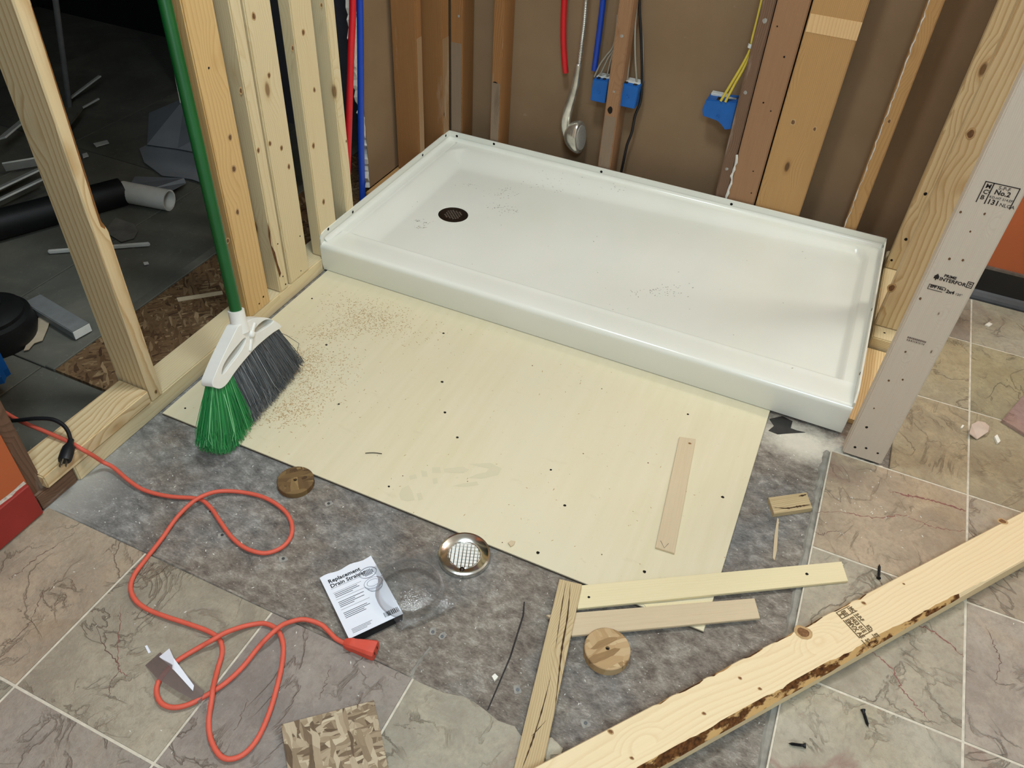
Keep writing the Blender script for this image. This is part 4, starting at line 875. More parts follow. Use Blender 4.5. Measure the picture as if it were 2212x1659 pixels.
tag(prism('osb_square', [(0.7303,-1.1932,0.011),(0.8499,-1.0885,0.011),(0.9484,-1.1945,0.011),(0.808,-1.273,0.011)], .0004, .0115, OSB, bev=.0006), 'square piece of flaky brown board on the front tiles', 'board')
def plugdisc(c, r, h, mat, label, hole):
    t_ = empty('wood_plug', (c[0], c[1], FZ)); tag(t_, label, 'wood plug')
    lathe('disc', [(0,0), (r,0), (r,h-.0015), (r-.0015,h), (.004,h), (.0038,h-.006), (0,h-.006)], mat, T(c[0], c[1], FZ+.0003), t_, 40)
    if hole: lathe('pilot_hole', [(0,.0006), (.0036,.0006), (.0037,0)], HOLE, T(c[0], c[1], FZ+h-.005), t_, 12)
plugdisc((0.4241,-0.7274,0.006), .0405, .015, OSBG, 'dark brown round hole-saw plug beside the plywood edge', True)
plugdisc((1.1887,-0.8142,0.01), .0435, .021, OSBL, 'tan round hole-saw plug with a centre hole near the strips', True)

# ================================================================ STRAINER, CLAMSHELL, CARD
CHROME = plain('chrome', (206,208,204), .16, 1., .05, 6)
c = Vector((0.8481,-0.7346,0)); m = T(c.x, c.y, FZ+.0003)
sn = empty('chrome_strainer', (c.x, c.y, FZ)); tag(sn, 'loose round chrome drain strainer lying by the plywood edge', 'strainer')
lathe('dish', [(0,.0035), (.030,.0045), (.042,.0075), (.0495,.0115), (.0535,.0105), (.0550,.006), (.0550,.003), (.052,0), (0,0)], CHROME, m, sn, 56)
bm = bmesh.new(); cs_, sn_ = math.cos(.55), math.sin(.55)
for i in range(-5, 6):
    for j in range(-5, 6):
        if math.hypot(i, j) < 4.3:
            x, y = i*.0080, j*.0080; bm_box(bm, (x-.0030, y-.0030, .0038), (x+.0030, y+.0030, .0056))
from_bm('grid', bm, plain('bright_grid', (236,236,230), .35, .2, .04, 50), sn, m @ Matrix.Rotation(.35, 4, 'Z'))
bm = bmesh.new(); bm_tube(bm, [Vector((.033*math.cos(a), .033*math.sin(a), .0058)) for a in [i*math.pi/24 for i in range(49)]], .0011, 6, False)
from_bm('bead_ring', bm, CHROME, sn, m, True)
lathe('screw', [(0,.003), (.003,.003), (.005,.0015), (.0055,0)], BRONZE, m @ T(.012,-.034,.006), sn, 14)
CLEAR = bpy.data.materials.new('clear_plastic'); CLEAR.use_nodes = True; nt = CLEAR.node_tree; nt.nodes.clear()
o_ = nt.nodes.new('ShaderNodeOutputMaterial'); mx = nt.nodes.new('ShaderNodeMixShader'); tr_ = nt.nodes.new('ShaderNodeBsdfTransparent'); gl = nt.nodes.new('ShaderNodeBsdfGlossy'); lw = nt.nodes.new('ShaderNodeLayerWeight'); nn = nt.nodes.new('ShaderNodeTexNoise'); bp_ = nt.nodes.new('ShaderNodeBump')
tr_.inputs[0].default_value = (.975,.98,.985,1); gl.inputs['Roughness'].default_value = .06; lw.inputs[0].default_value = .42; nn.inputs['Scale'].default_value = 40; bp_.inputs['Strength'].default_value = .3; bp_.inputs['Distance'].default_value = .002
nt.links.new(nn.outputs['Fac'], bp_.inputs['Height']); nt.links.new(bp_.outputs[0], gl.inputs['Normal']); mu = nt.nodes.new('ShaderNodeMath'); mu.operation = 'MULTIPLY'; mu.inputs[1].default_value = .75; nt.links.new(lw.outputs['Fresnel'], mu.inputs[0]); nt.links.new(mu.outputs[0], mx.inputs[0]); nt.links.new(tr_.outputs[0], mx.inputs[1]); nt.links.new(gl.outputs[0], mx.inputs[2]); df = nt.nodes.new('ShaderNodeBsdfDiffuse'); df.inputs[0].default_value = (.9,.92,.95,1); m2 = nt.nodes.new('ShaderNodeMixShader'); fr_ = nt.nodes.new('ShaderNodeLayerWeight'); fr_.inputs[0].default_value = .5
mr_ = nt.nodes.new('ShaderNodeMapRange'); mr_.inputs[1].default_value = .3; mr_.inputs[2].default_value = 1.; mr_.inputs[3].default_value = .03; mr_.inputs[4].default_value = .30
nt.links.new(fr_.outputs['Facing'], mr_.inputs[0]); nt.links.new(mr_.outputs[0], m2.inputs[0]); nt.links.new(mx.outputs[0], m2.inputs[1]); nt.links.new(df.outputs[0], m2.inputs[2]); nt.links.new(m2.outputs[0], o_.inputs[0])
cl = empty('blister_pack', (0.7959,-0.8703,-0.006)); tag(cl, 'clear empty plastic blister pack lying over the corner of the printed card', 'packaging')
c = Vector((0.7938,-0.8634,0.012)); 
lathe('dome', [(.0665,0), (.0655,.002), (.0625,.014), (.060,.0185), (.054,.020), (0,.020)], CLEAR, T(c.x, c.y, .010), cl, 56)
qd = [Vector(p) for p in [(0.6952,-0.8514,0.012),(0.7844,-0.7473,0.004),(0.8932,-0.8499,0.006),(0.8174,-0.9468,0.012)]]
bm = bmesh.new(); n_ = 56; inn = [bm.verts.new((c.x+.0665*math.cos(2*math.pi*i/n_), c.y+.0665*math.sin(2*math.pi*i/n_), .010)) for i in range(n_)]; out_ = []
def qp(a):
    d = Vector((math.cos(a), math.sin(a), 0)); best = None
    for i in range(4):
        p, q = qd[i], qd[(i+1)%4]; e_ = q-p; den = d.x*e_.y-d.y*e_.x
        if abs(den) < 1e-9: continue
        w_ = p-c; tt = (w_.x*e_.y-w_.y*e_.x)/den; ss = (w_.x*d.y-w_.y*d.x)/den
        if tt > 0 and -1e-6 <= ss <= 1+1e-6: best = (p+e_*ss)
    return best if best is not None else c+d*.075
for i in range(n_):
    p = qp(2*math.pi*i/n_)
    if (p-c).xy.length < .068: p = Vector((c.x, c.y, 0))+Vector((math.cos(2*math.pi*i/n_), math.sin(2*math.pi*i/n_), 0))*.0685; p.z = .010
    out_.append(bm.verts.new((p.x, p.y, .004+.003*math.sin(i*.8))))
for i in range(n_): bm.faces.new((inn[i], inn[(i+1)%n_], out_[(i+1)%n_], out_[i]))
from_bm('tray_rim', bm, CLEAR, cl, None, True)
PAPW = plain('white_card', (232,236,244), .7, var=.03, scale=10)
TL, TR, BR, BL_ = [Vector(p) for p in [(0.6038,-0.9342,0.001),(0.6764,-0.8486,0.003),(0.8004,-0.911,0.009),(0.7447,-1.0059,0.009)]]
ex_ = ((TR-TL)+(BR-BL_)); ex_.normalize(); ey = ((TL-BL_)+(TR-BR)); ey = (ey-ex_*ey.dot(ex_)).normalized(); ez = ex_.cross(ey)
cf = Matrix((ex_, ey, ez)).transposed().to_4x4(); cf.translation = BL_
cw, ch = (BR-BL_).length, (TL-BL_).length
card = empty('instruction_card', (0.7126,-0.9329,-0.008)); tag(card, 'white folded instruction card for a drain strainer lying on the subfloor', 'card')
bm = bmesh.new(); G = 12; top = []; bot = []
for i in range(G+1):
    for j in range(G+1):
        x, y = cw*i/G, ch*j/G; y += (.002*math.sin(i*1.1) if j == G else 0); z = .0 if j < G-1 else -.0006
        top.append(bm.verts.new((x, y, z))); bot.append(bm.verts.new((x, y, z-.0006)))
for i in range(G):
    for j in range(G):
        k = i*(G+1)+j; q = (k, k+G+1, k+G+2, k+1)
        bm.faces.new([top[t_] for t_ in q]); bm.faces.new([bot[t_] for t_ in q[::-1]])
from_bm('sheet', bm, PAPW, card, cf)
bm = bmesh.new(); 
v_ = [bm.verts.new(q) for q in ((.001,0,-.0008), (cw-.001,0,-.0008), (cw-.004,-.004,-.0135), (.006,-.006,-.0135), (.001,.0012,-.0008), (cw-.001,.0012,-.0008), (cw-.004,-.0028,-.0135), (.006,-.0048,-.0135))]
for q in ((0,1,2,3), (7,6,5,4), (0,4,5,1), (1,5,6,2), (2,6,7,3), (3,7,4,0)): bm.faces.new([v_[k] for k in q])
from_bm('black_fold', bm, INKB, card, cf)
lettering('print_title', 'Replacement\nDrain Strainer', .0128, INKB, cf @ T(cw*.10, ch*.855, .0002), card, bold=.00025)
bm = bmesh.new(); random.seed(2)
def ln(x0, y, x1, h): bm_box(bm, (cw*x0, ch*y, .0001), (cw*x1, ch*y+h, .0003))
for y, x1 in ((.665,.55), (.64,.58), (.615,.44), (.53,.60), (.505,.42), (.48,.58), (.455,.38), (.355,.56), (.33,.60), (.305,.48), (.28,.50), (.10,.50), (.082,.46), (.064,.46), (.046,.38)): ln(.10, y, x1-.02, .0011 if y > .2 else .0007)
for y in (.76, .69, .58, .415): ln(.09, y, .62 if y < .7 else .90, .0004)
x = .70
while x < .96: w_ = random.choice([.006,.010,.018]); bm_box(bm, (cw*x, ch*.055, .0001), (cw*(x+w_), ch*.125, .0003)); x += w_+random.choice([.006,.012])
from_bm('print_lines', bm, INKB, card, cf)
GREYI = plain('grey_line_art', (120,124,134), .7, var=.1, scale=200)
bm = bmesh.new()
def ell(cx, cy, rx, ry, r=.0004, a0=0, a1=2*math.pi): bm_tube(bm, [Vector((cw*cx+rx*math.cos(a0+(a1-a0)*i/30), ch*cy+ry*math.sin(a0+(a1-a0)*i/30), .0003)) for i in range(31)], r, 4, False)
ell(.80,.775,.018,.0125); ell(.80,.770,.0175,.0125); ell(.80,.60,.0185,.0125); ell(.80,.60,.0125,.008); ell(.80,.585,.0185,.0125,.0004,math.pi,2*math.pi); ell(.80,.55,.016,.012,.0004,math.pi,2*math.pi); ell(.80,.53,.014,.011,.0004,math.pi,2*math.pi)
for i in range(-3, 4):
    for j in range(-2, 3):
        if math.hypot(i, j*1.3) < 3.6: bm_box(bm, (cw*.8+i*.0032-.0013, ch*.775+j*.0030-.0012, .0001), (cw*.8+i*.0032+.0013, ch*.775+j*.0030+.0012, .0003))
from_bm('strainer_drawing', bm, GREYI, card, cf)

# torn paper and film on the front tile
FILM = bpy.data.materials.new('grey_film'); FILM.use_nodes = True; nt = FILM.node_tree; b_ = nt.nodes['Principled BSDF']; b_.inputs['Base Color'].default_value = srgb((126,112,108)); b_.inputs['Alpha'].default_value = .5; b_.inputs['Roughness'].default_value = .3
def flat(name, pts3, th, mat, label, cat):
    o3 = sum((Vector(p) for p in pts3), Vector())/len(pts3); bm = bmesh.new(); a = [bm.verts.new(Vector(p)-o3) for p in pts3]; b = [bm.verts.new(v.co+Vector((0,0,th))) for v in a]; n = len(a)
    bm.faces.new(a[::-1]); bm.faces.new(b)
    for i in range(n): bm.faces.new((a[i], a[(i+1)%n], b[(i+1)%n], b[i]))
    bmesh.ops.triangulate(bm, faces=[q for q in bm.faces if len(q.verts) > 4])
    o = from_bm(name, bm, mat, None, Matrix.Translation(o3)); tag(o, label, cat); return o
flat('plastic_film', [(0.443,-1.2057,0.001),(0.4487,-1.1747,0.001),(0.4944,-1.1857,0.014),(0.5757,-1.2028,0.013),(0.5825,-1.2218,0.008),(0.5421,-1.2233,0.014),(0.4846,-1.2195,0.012)], .0003, FILM, 'dark see-through film scrap lying over the orange cord', 'film')
flat('paper_scrap', [(0.4548,-1.1831,0.003),(0.4651,-1.1654,0.012),(0.4856,-1.177,0.014),(0.5536,-1.2026,0.014),(0.5593,-1.2115,0.0145),(0.5049,-1.196,0.015)], .0006, PAPW, 'torn white paper strip on the dark film scrap', 'paper')
flat('paper_chip', [(0.4153,-1.1773,0.0006),(0.4179,-1.1742,0.001),(0.4338,-1.1819,0.001),(0.4318,-1.1857,0.0006)], .0008, PAPW, 'tiny white paper chip left of the film scrap', 'paper')

# ================================================================ SCREWS AND CHIPS
def screw(head, tip, label):
    a, b = Vector(head), Vector(tip); m = frame(a, b-a, (0,0,1)); L = (b-a).length
    e_ = empty('screw', (a+b)/2); tag(e_, label, 'screw', 'loose screws on the right tiles')
    lathe('head', [(0,.0), (.0015,.0008), (.0045,0), (.0046,.0008), (.0022,.005)], SCR2, m, e_, 14)
    pr = [(.0022,.004)]+[((.0022 if k % 2 else .0029)*(1 if k < 20 else 1-.12*(k-20)), .008+(L-.010)*k/26) for k in range(26)]+[(0,L)]
    lathe('shank', pr, SCR2, m, e_, 8)
SCR2 = plain('black_screw', (40,40,42), .4, .5, .2, 200)
screw((1.6456,-0.4115,0.005), (1.6445,-0.3708,0.003), 'loose dark screw with its head towards the timber, below the red-veined tile')
screw((1.6455,-0.7219,0.005), (1.6587,-0.751,0.003), 'loose dark screw pointing down the tile, right of the bark-edged timber')
screw((1.5605,-0.8341,0.005), (1.5321,-0.8422,0.003), 'loose dark screw lying sideways near the bottom tile edge')
o = prism('tile_fragment', [(1.8903,0.2349,0.01),(1.9456,0.369,0.01),(2.0397,0.3133,0.01),(1.9548,0.1978,0.01)], .0004, .010, TILE, bev=.001); o.color = srgb((160,136,130)); tag(o, 'loose mauve tile fragment at the right edge of the picture', 'tile piece')
o = flat('tile_flake', [(1.8113,0.135,0.012),(1.8147,0.167,0.016),(1.829,0.185,0.018),(1.8461,0.1905,0.016),(1.857,0.1847,0.013),(1.8552,0.1629,0.012),(1.8336,0.134,0.002)], .0025, THIN, 'curled grey-pink flake casting a shadow on the right tile', 'flake'); o.data.materials[0] = plain('pink_flake', (196,176,160), .6, var=.1)
CHW = plain('white_chip', (236,234,222), .6, var=.05)
def chip(pts, h, label): flat('chip', pts, h, CHW, label, 'chip')
chip([(1.8729,0.1628,0.0005),(1.8795,0.1734,0.0005),(1.8867,0.1519,0.0005),(1.8802,0.1397,0.0005)], .006, 'white plaster chip right of the curled flake')
chip([(1.853,0.6698,0.0005),(1.8633,0.6879,0.0005),(1.8734,0.6831,0.0005),(1.8644,0.6658,0.0005)], .004, 'white plaster chip near the black baseboard')
chip([(1.7949,0.1613,0.0005),(1.799,0.1746,0.0005),(1.8034,0.1731,0.0005),(1.7992,0.1617,0.0005)], .003, 'tiny white chip left of the curled flake')
chip([(1.0141,-0.9516,-0.0075),(1.0171,-0.9442,-0.0075),(1.0251,-0.9473,-0.0075),(1.0225,-0.9575,-0.0075)], .006, 'white chip on the grey floor left of the cracked board')
o = flat('wood_chip', [(0.9176,-0.6692,-0.001),(0.9213,-0.6608,-0.001),(0.9302,-0.659,-0.001),(0.9309,-0.6679,-0.001),(0.9268,-0.6753,-0.001)], .003, LATH, 'tan wood chip on the plywood edge near the strainer', 'chip')
o = flat('wood_chip', [(0.6752,0.7446,0.06),(0.6902,0.7639,0.06),(0.6966,0.7494,0.06),(0.6844,0.7318,0.06)], .003, LATH, 'small tan wood chip lying in the shower tray', 'chip')
# debris nobody could count
def flakes(name, clusters, mat, seed, label, size, z, cat, stretch=2.5, lift=.0006):
    random.seed(seed); V = []; F = []
    for (x, y, rx, ry, n, rot) in clusters:
        for _ in range(n):
            a, b = random.gauss(0, .5), random.gauss(0, .5); px, py = x+a*rx*math.cos(rot)-b*ry*math.sin(rot), y+a*rx*math.sin(rot)+b*ry*math.cos(rot)
            zz = z(px, py) if callable(z) else z
            if zz is None: continue
            s = random.uniform(*size); th = random.uniform(0, 6.3); d = Vector((math.cos(th), math.sin(th), 0))*s*random.uniform(1, stretch); e_ = Vector((-math.sin(th), math.cos(th), 0))*s*.5
            p = Vector((px, py, zz)); k = len(V); V += [p-d, p+e_, p+d, p-e_, p+Vector((0,0,lift))]
            F += [(k,k+1,k+4), (k+1,k+2,k+4), (k+2,k+3,k+4), (k+3,k,k+4)]
    o = mesh(name, V, F, mat); tag(o, label, cat, kind='stuff'); return o
DUST = plain('sawdust', (178,146,98), .9, var=.25, scale=300)
def zply(x, y): return -.0014 if .014 < x < 1.343 and -.688 < y < -.002 else None
P_ = lambda s: s
cl_ = []
for (x, y, z_), n, r in zip([(0.2439,-0.126,0),(0.2215,-0.1859,-0),(0.1779,-0.2556,0),(0.1909,-0.3595,0),(0.2128,-0.4108,0),(0.2848,-0.4533,0),(0.2741,-0.5161,0),(0.2737,-0.5531,0),(0.2652,-0.3418,0),(0.1518,-0.1256,0),(0.3114,-0.1383,0),(0.2637,-0.5763,0),(0.3996,-0.1386,0),(0.2063,-0.6757,0)], (420,260,260,320,300,320,260,200,200,140,200,90,60,60), (.07,.06,.05,.05,.05,.07,.06,.05,.08,.06,.07,.05,.08,.05)): cl_.append((x, y, r*1.3, r, n, .3))
cl_.append((.65,-.35,1.0,.6,260,0))
flakes('sawdust', cl_, DUST, 41, 'tan sawdust scattered over the plywood beside the broom', (.0007,.0021), zply, 'sawdust')
DIRT = plain('dark_dirt', (104,92,76), .9, var=.3, scale=200)
def zpan(x, y): return zf(x, y)+.0002 if .03 < x < 1.49 and .03 < y < .79 else None
cl_ = []
for (x, y, z_), n, r in zip([(0.3164,0.597,0.06),(0.3292,0.5148,0.06),(0.3818,0.5097,0.06),(0.3098,0.6301,0.06),(0.4216,0.7312,0.06),(0.4901,0.7322,0.06),(0.1479,0.3121,0.06),(0.1814,0.2821,0.06),(0.1804,0.3138,0.06),(0.9731,0.3094,0.06),(0.9285,0.2724,0.06),(0.6607,0.7728,0.06),(0.1856,0.5972,0.06)], (40,30,30,14,24,14,14,22,12,40,26,22,10), (.05,.035,.03,.03,.06,.04,.012,.014,.018,.05,.04,.06,.02)): cl_.append((x, y, r*1.4, r*.7, n, .5))
cl_.append((.8,.4,1.2,.5,60,0))
flakes('dirt_specks', cl_, DIRT, 42, 'dark dirt specks and shoe grit in the white tray', (.0006,.0022), zpan, 'dirt', 2.2, .0003)
BITS = plain('white_bits', (226,224,214), .8, var=.1, scale=200)
def zsub(x, y): return FZ+.0004 if (0 < x < 1.5 and -1.01 < y < -.70) or (1.36 < x < 1.5 and -.7 < y < -.02) else (.0003 if (x > 1.52 and y < -.08) or (0.01 < x < .88 and y < -1.03) else None)
flakes('plaster_bits', [(.45,-.88,1.0,.3,170,0), (1.43,-.15,.2,.4,140,0), (1.62,-.18,.12,.1,40,0), (1.9,-.4,.8,.9,60,0), (.4,-1.2,.8,.3,40,0), (1.2,-.9,.6,.3,80,0)], BITS, 43, 'small white plaster bits scattered over subfloor and tiles', (.0006,.0024), zsub, 'debris', 1.8)

# ================================================================ PIPES, WIRES, SHOWER HOSE
REDP = plain('red_pex', (196,26,34), .35, var=.06, scale=20, spec=.5); BLUP = plain('blue_pex', (22,62,160), .35, var=.06, scale=20, spec=.5)
def up(pts, n=5, step=.12):
    # carry a run of pipe or cable on upwards along its own line
    a, b = Vector(pts[0]), Vector(pts[1]); d = (a-b).normalized(); d = Vector((d.x*.4, 0, 1)).normalized()
    return [a+d*step*k for k in range(n, 0, -1)]+[Vector(p) for p in pts]
def pipe(name, pts, r, mat, label, cat='pipe'): return tag(tube(name, pts, r, mat, None, 14, 6), label, cat)
pipe('red_pipe', up([(-0.046,0.3389,0.6707),(-0.046,0.3074,0.53),(-0.046,0.2696,0.353),(-0.046,0.2332,0.1901),(-0.046,0.2165,0.1191)]), .0098, REDP, 'long red water pipe rising behind the last left stud')
pipe('blue_pipe', up([(-0.046,0.3729,0.6625),(-0.046,0.3507,0.477),(-0.046,0.3238,0.2735),(-0.046,0.3037,0.077),(-0.046,0.2973,0.0127)]), .0098, BLUP, 'long blue water pipe rising beside the red one on the left')
pipe('red_pipe', up([(0.3773,0.875,0.6095),(0.3824,0.875,0.527),(0.391,0.875,0.4564),(0.4043,0.875,0.3886)]), .0098, REDP, 'cut red water pipe end hanging above the tray')
pipe('blue_pipe', up([(0.5022,0.88,0.6286),(0.5022,0.88,0.5468),(0.5008,0.88,0.4609),(0.5004,0.88,0.4135)]), .0095, BLUP, 'cut blue water pipe end hanging beside the small blue boxes')
SIL = plain('brushed_silver', (190,186,176), .35, .8, .15, 60); SILD = plain('dull_clear_silver', (196,192,180), .22, .75, .35, 22)
hose = empty('shower_hose', (0.4671,0.862,0.127)); tag(hose, 'silver hand shower hanging upside down from its ribbed hose', 'shower head')
P = smooth_path(up([(0.453,0.862,0.625),(0.4548,0.862,0.5572),(0.4536,0.862,0.5007),(0.4525,0.862,0.4262)]), 20)
bm = bmesh.new(); bm_tube(bm, P, [.0062 if i % 2 else .0075 for i in range(len(P))], 12); from_bm('hose', bm, SIL, hose, None, 30)
P = smooth_path([Vector(p) for p in [(0.4518,0.858,0.4318),(0.4499,0.858,0.391),(0.4452,0.858,0.3442),(0.4355,0.858,0.2951),(0.428,0.858,0.2533),(0.4283,0.858,0.2173),(0.4383,0.858,0.1864)]], 5); k = len(P)
bm = bmesh.new(); bm_tube(bm, P, [.0085+.0085*math.sin(math.pi*.62*i/k) for i in range(k)], 16); from_bm('handle', bm, SILD, hose, None, True)
c = Vector((0.4776,0.852,0.1912)); m = frame(c, (.95,-.20,.12), (0,0,1)) @ Matrix.Diagonal((1.08,.75,1.0,1))
lathe('spray_head', [(0,-.052), (.018,-.049), (.034,-.038), (.046,-.020), (.0515,-.004), (.0525,.006), (.049,.012), (.044,.0135), (0,.015)], SILD, m, hose, 36)
lathe('spray_plate', [(.040,.0132), (.039,.0158), (0,.0170)], plain('grey_spray_plate', (150,146,138), .4, var=.15, scale=120), m, hose, 30)
BLUEB = plain('blue_pvc', (26,92,166), .45, var=.07, scale=25); WTAG = plain('white_tab', (206,208,204), .5, var=.1, scale=90)
GW = plain('grey_wire', (150,144,130), .5, var=.1); YW = plain('yellow_wire', (206,184,74), .45, var=.08)
def ebox(front, y0, y1, label, tabs):
    e_ = empty('electrical_box', (sum(p[0] for p in front)/len(front), y0, min(p[2] for p in front))); tag(e_, label, 'electrical box', 'blue electrical boxes')
    bm = bmesh.new(); a = [bm.verts.new((p[0], y0, p[2])) for p in front]; b = [bm.verts.new((p[0], y1, p[2])) for p in front]; n = len(a)
    bm.faces.new(a); bm.faces.new(b[::-1])
    for i in range(n): bm.faces.new((a[i], a[(i+1)%n], b[(i+1)%n], b[i]))
    bmesh.ops.bevel(bm, geom=list(bm.edges), offset=.002, segments=2, affect='EDGES'); from_bm('shell', bm, BLUEB, e_, None, 30)
    for (lo, hi, mt) in tabs: box('tab', lo, hi, mt, e_, bev=.001)
    cx = sum(p[0] for p in front)/n; cz = sum(p[2] for p in front)/n
    lathe('knockout', [(.006,.0008), (.0052,.0014), (.004,.0008), (.0035,-.0006), (0,-.0006)], BLUEB, frame((cx, y0-.0004, cz), (0,-1,0), (1,0,0)), e_, 18)
    return e_
DKP = plain('dark_slot', (24,24,26), .6, var=.2)
def zt(p): return p[2]
f1 = [(0.5111,0.842,0.3995),(0.5627,0.842,0.404),(0.5602,0.842,0.3291),(0.5101,0.842,0.3293)]; z1_ = (f1[0][2]+f1[1][2])/2
x0_, x1_ = f1[0][0], f1[1][0]
ebox(f1, .842, .906, 'left small blue electrical box under the cut blue pipe', [((x0_+.004,.862,z1_-.002), (x1_-.004,.902,z1_+.002), WTAG), ((x0_+.010,.848,z1_-.002), (x0_+.020,.860,z1_+.003), DKP), ((x1_-.022,.848,z1_-.002), (x1_-.012,.860,z1_+.003), DKP)])
f2 = [(0.6064,0.842,0.4054),(0.6652,0.842,0.4056),(0.6614,0.842,0.3325),(0.6029,0.842,0.3321)]; z2_ = f2[0][2]; x0_, x1_ = f2[0][0], f2[1][0]
ebox(f2, .842, .906, 'middle small blue electrical box right of the old stud', [((x0_+.004,.862,z2_-.004), (x1_-.004,.904,z2_+.001), WTAG), ((x0_+.006,.848,z2_-.003), (x0_+.018,.860,z2_+.003), DKP), ((x1_-.022,.848,z2_-.004), (x1_-.010,.860,z2_+.002), DKP)])
f3 = [(0.883,0.842,0.4116),(0.9761,0.842,0.4213),(0.9773,0.842,0.3375),(0.9584,0.842,0.3302),(0.9458,0.842,0.3469),(0.932,0.842,0.3558),(0.8827,0.842,0.3583),(0.8767,0.842,0.3794)]; z3_ = (f3[0][2]+f3[1][2])/2; x0_, x1_ = f3[0][0], f3[1][0]
ebox(f3, .842, .906, 'wider blue electrical box fed by two yellow cables', [((x0_+.004,.880,z3_-.004), (x0_+.060,.904,z3_+.004), WTAG), ((x1_-.034,.868,z3_-.004), (x1_-.006,.880,z3_+.004), WTAG), ((x0_+.030,.846,z3_-.004), (x0_+.040,.866,z3_+.002), DKP), ((x0_+.055,.846,z3_-.004), (x0_+.066,.866,z3_+.002), DKP)])
def wire(pts, r, mat, label, group='wires on the back wall'): tag(tube('wire', pts, r, mat, None, 8, 5), label, 'wire', group)
wire(up([(0.6154,0.88,0.6471),(0.6385,0.88,0.5419),(0.6602,0.88,0.4289),(0.6686,0.88,0.3496),(0.6582,0.88,0.296),(0.6559,0.88,0.2396),(0.6467,0.88,0.1931),(0.6437,0.88,0.147),(0.6406,0.88,0.0894)]), .0045, BLK, 'black cable running down the back wall to the tray rim')
wire(up([(0.6107,0.876,0.6473),(0.6161,0.876,0.5679),(0.6291,0.876,0.4864),(0.6501,0.876,0.3941)]), .0032, GW, 'grey wire entering the right side of the middle blue box')
wire(up([(0.6065,0.876,0.6466),(0.6074,0.876,0.5664),(0.6106,0.876,0.4972),(0.6158,0.876,0.393)]), .0032, GW, 'grey wire entering the left side of the middle blue box')
wire(up([(0.6114,0.884,0.6455),(0.6439,0.884,0.5292),(0.6629,0.884,0.4237),(0.6652,0.884,0.4005)]), .0028, GW, 'thin grey wire along the right flank of the black cable')
wire([(.560,.860,.60)]+[(0.5583,0.866,0.5103),(0.5388,0.866,0.4723),(0.5211,0.866,0.4398),(0.5073,0.866,0.3984)], .0028, GW, 'leftmost grey wire entering the left small blue box')
wire([(.562,.866,.60)]+[(0.5583,0.87,0.5006),(0.5447,0.87,0.465),(0.5311,0.87,0.4257),(0.5221,0.87,0.3971)], .0028, GW, 'centre grey wire entering the left small blue box')
wire([(.565,.874,.60)]+[(0.5574,0.872,0.4913),(0.5521,0.872,0.4513),(0.5479,0.872,0.4136),(0.5433,0.872,0.3886)], .0028, GW, 'rightmost grey wire entering the left small blue box')
wire(up([(0.9767,0.838,0.7162),(0.977,0.838,0.6645),(0.9763,0.838,0.6148),(0.977,0.838,0.5798),(0.9662,0.838,0.535),(0.9469,0.838,0.4762),(0.9275,0.838,0.4181)]), .0042, YW, 'left yellow cable entering the wide blue box')
wire(up([(0.979,0.84,0.7161),(0.9793,0.84,0.6644),(0.9786,0.84,0.6147),(0.9807,0.84,0.5798),(0.9728,0.84,0.5289),(0.9574,0.84,0.4776),(0.9416,0.84,0.4175)]), .0042, YW, 'right yellow cable entering the wide blue box')
tag(lathe('cable_tie', [(.0075,-.006), (.0085,-.005), (.0085,.005), (.0075,.006)], WTAG, frame((0.9767,0.839,0.5912), (.05,0,1), (1,0,0)), None, 14), 'white tape band around the yellow cables', 'tape')

# ================================================================ UNLIT ROOM
PVC = plain('white_pvc', (214,210,200), .45, var=.05); ABS = plain('black_abs', (26,26,26), .5, var=.2); GS = plain('grey_vinyl_sheet', (128,130,134), .6, var=.08, scale=9); TRIM = plain('white_trim', (206,204,196), .6, var=.1, scale=20); BOARDG = plain('grey_board', (110,106,98), .8, var=.2, scale=20)
a, b = Vector((-0.7895,0.027,0.036)), Vector((-0.628,0.0596,0.032)); m = frame(a, b-a, (0,0,1)); L_ = (b-a).length
tag(lathe('white_pipe', [(.0345,0), (.0345,L_), (.030,L_), (.030,0)], PVC, m, None, 28), 'short white plastic pipe lying on the floor of the dark room', 'pipe')
a2 = Vector((-0.9769,-0.3766,0.045)); m = frame(a2, a-a2, (0,0,1)); L_ = (a-a2).length-.002
tag(lathe('black_pipe', [(0,0), (.045,0), (.045,L_), (.036,L_), (.036,L_-.05), (0,L_-.05)], ABS, m, None, 24), 'black drain pipe lying behind the lone stud', 'pipe')
def sheet(s_, th, label, mat=GS): return flat('vinyl_sheet', s_, th, mat, label, 'sheet')
sheet([(-1.1768,0.5556,0.02),(-1.0145,0.5976,0.1),(-0.8258,0.4257,0.05),(-0.8301,0.3942,0.012),(-0.8887,0.3862,0.012),(-1.0047,0.358,0.012)], .002, 'large dark grey sheet scrap leaning at the navy wall')
sheet([(-1.0216,0.3332,0.002),(-1.019,0.3698,0.002),(-0.9744,0.4021,0.003),(-0.9017,0.4003,0.003),(-0.8709,0.4382,0.002),(-0.7339,0.3393,0.002),(-0.6459,0.2401,0.002),(-0.7013,0.2425,0.004),(-0.7454,0.235,0.003),(-0.81,0.216,0.002),(-0.9292,0.2598,0.002)], .002, 'torn grey sheet scrap lying flat in front of the leaning sheet')
sheet([(-0.8585,0.1194,0.002),(-0.883,0.1666,0.002),(-0.6902,0.1992,0.03),(-0.6776,0.1905,0.02),(-0.6382,0.0898,0.05),(-0.7151,0.082,0.04)], .002, 'curled grey sheet scrap above the white pipe')
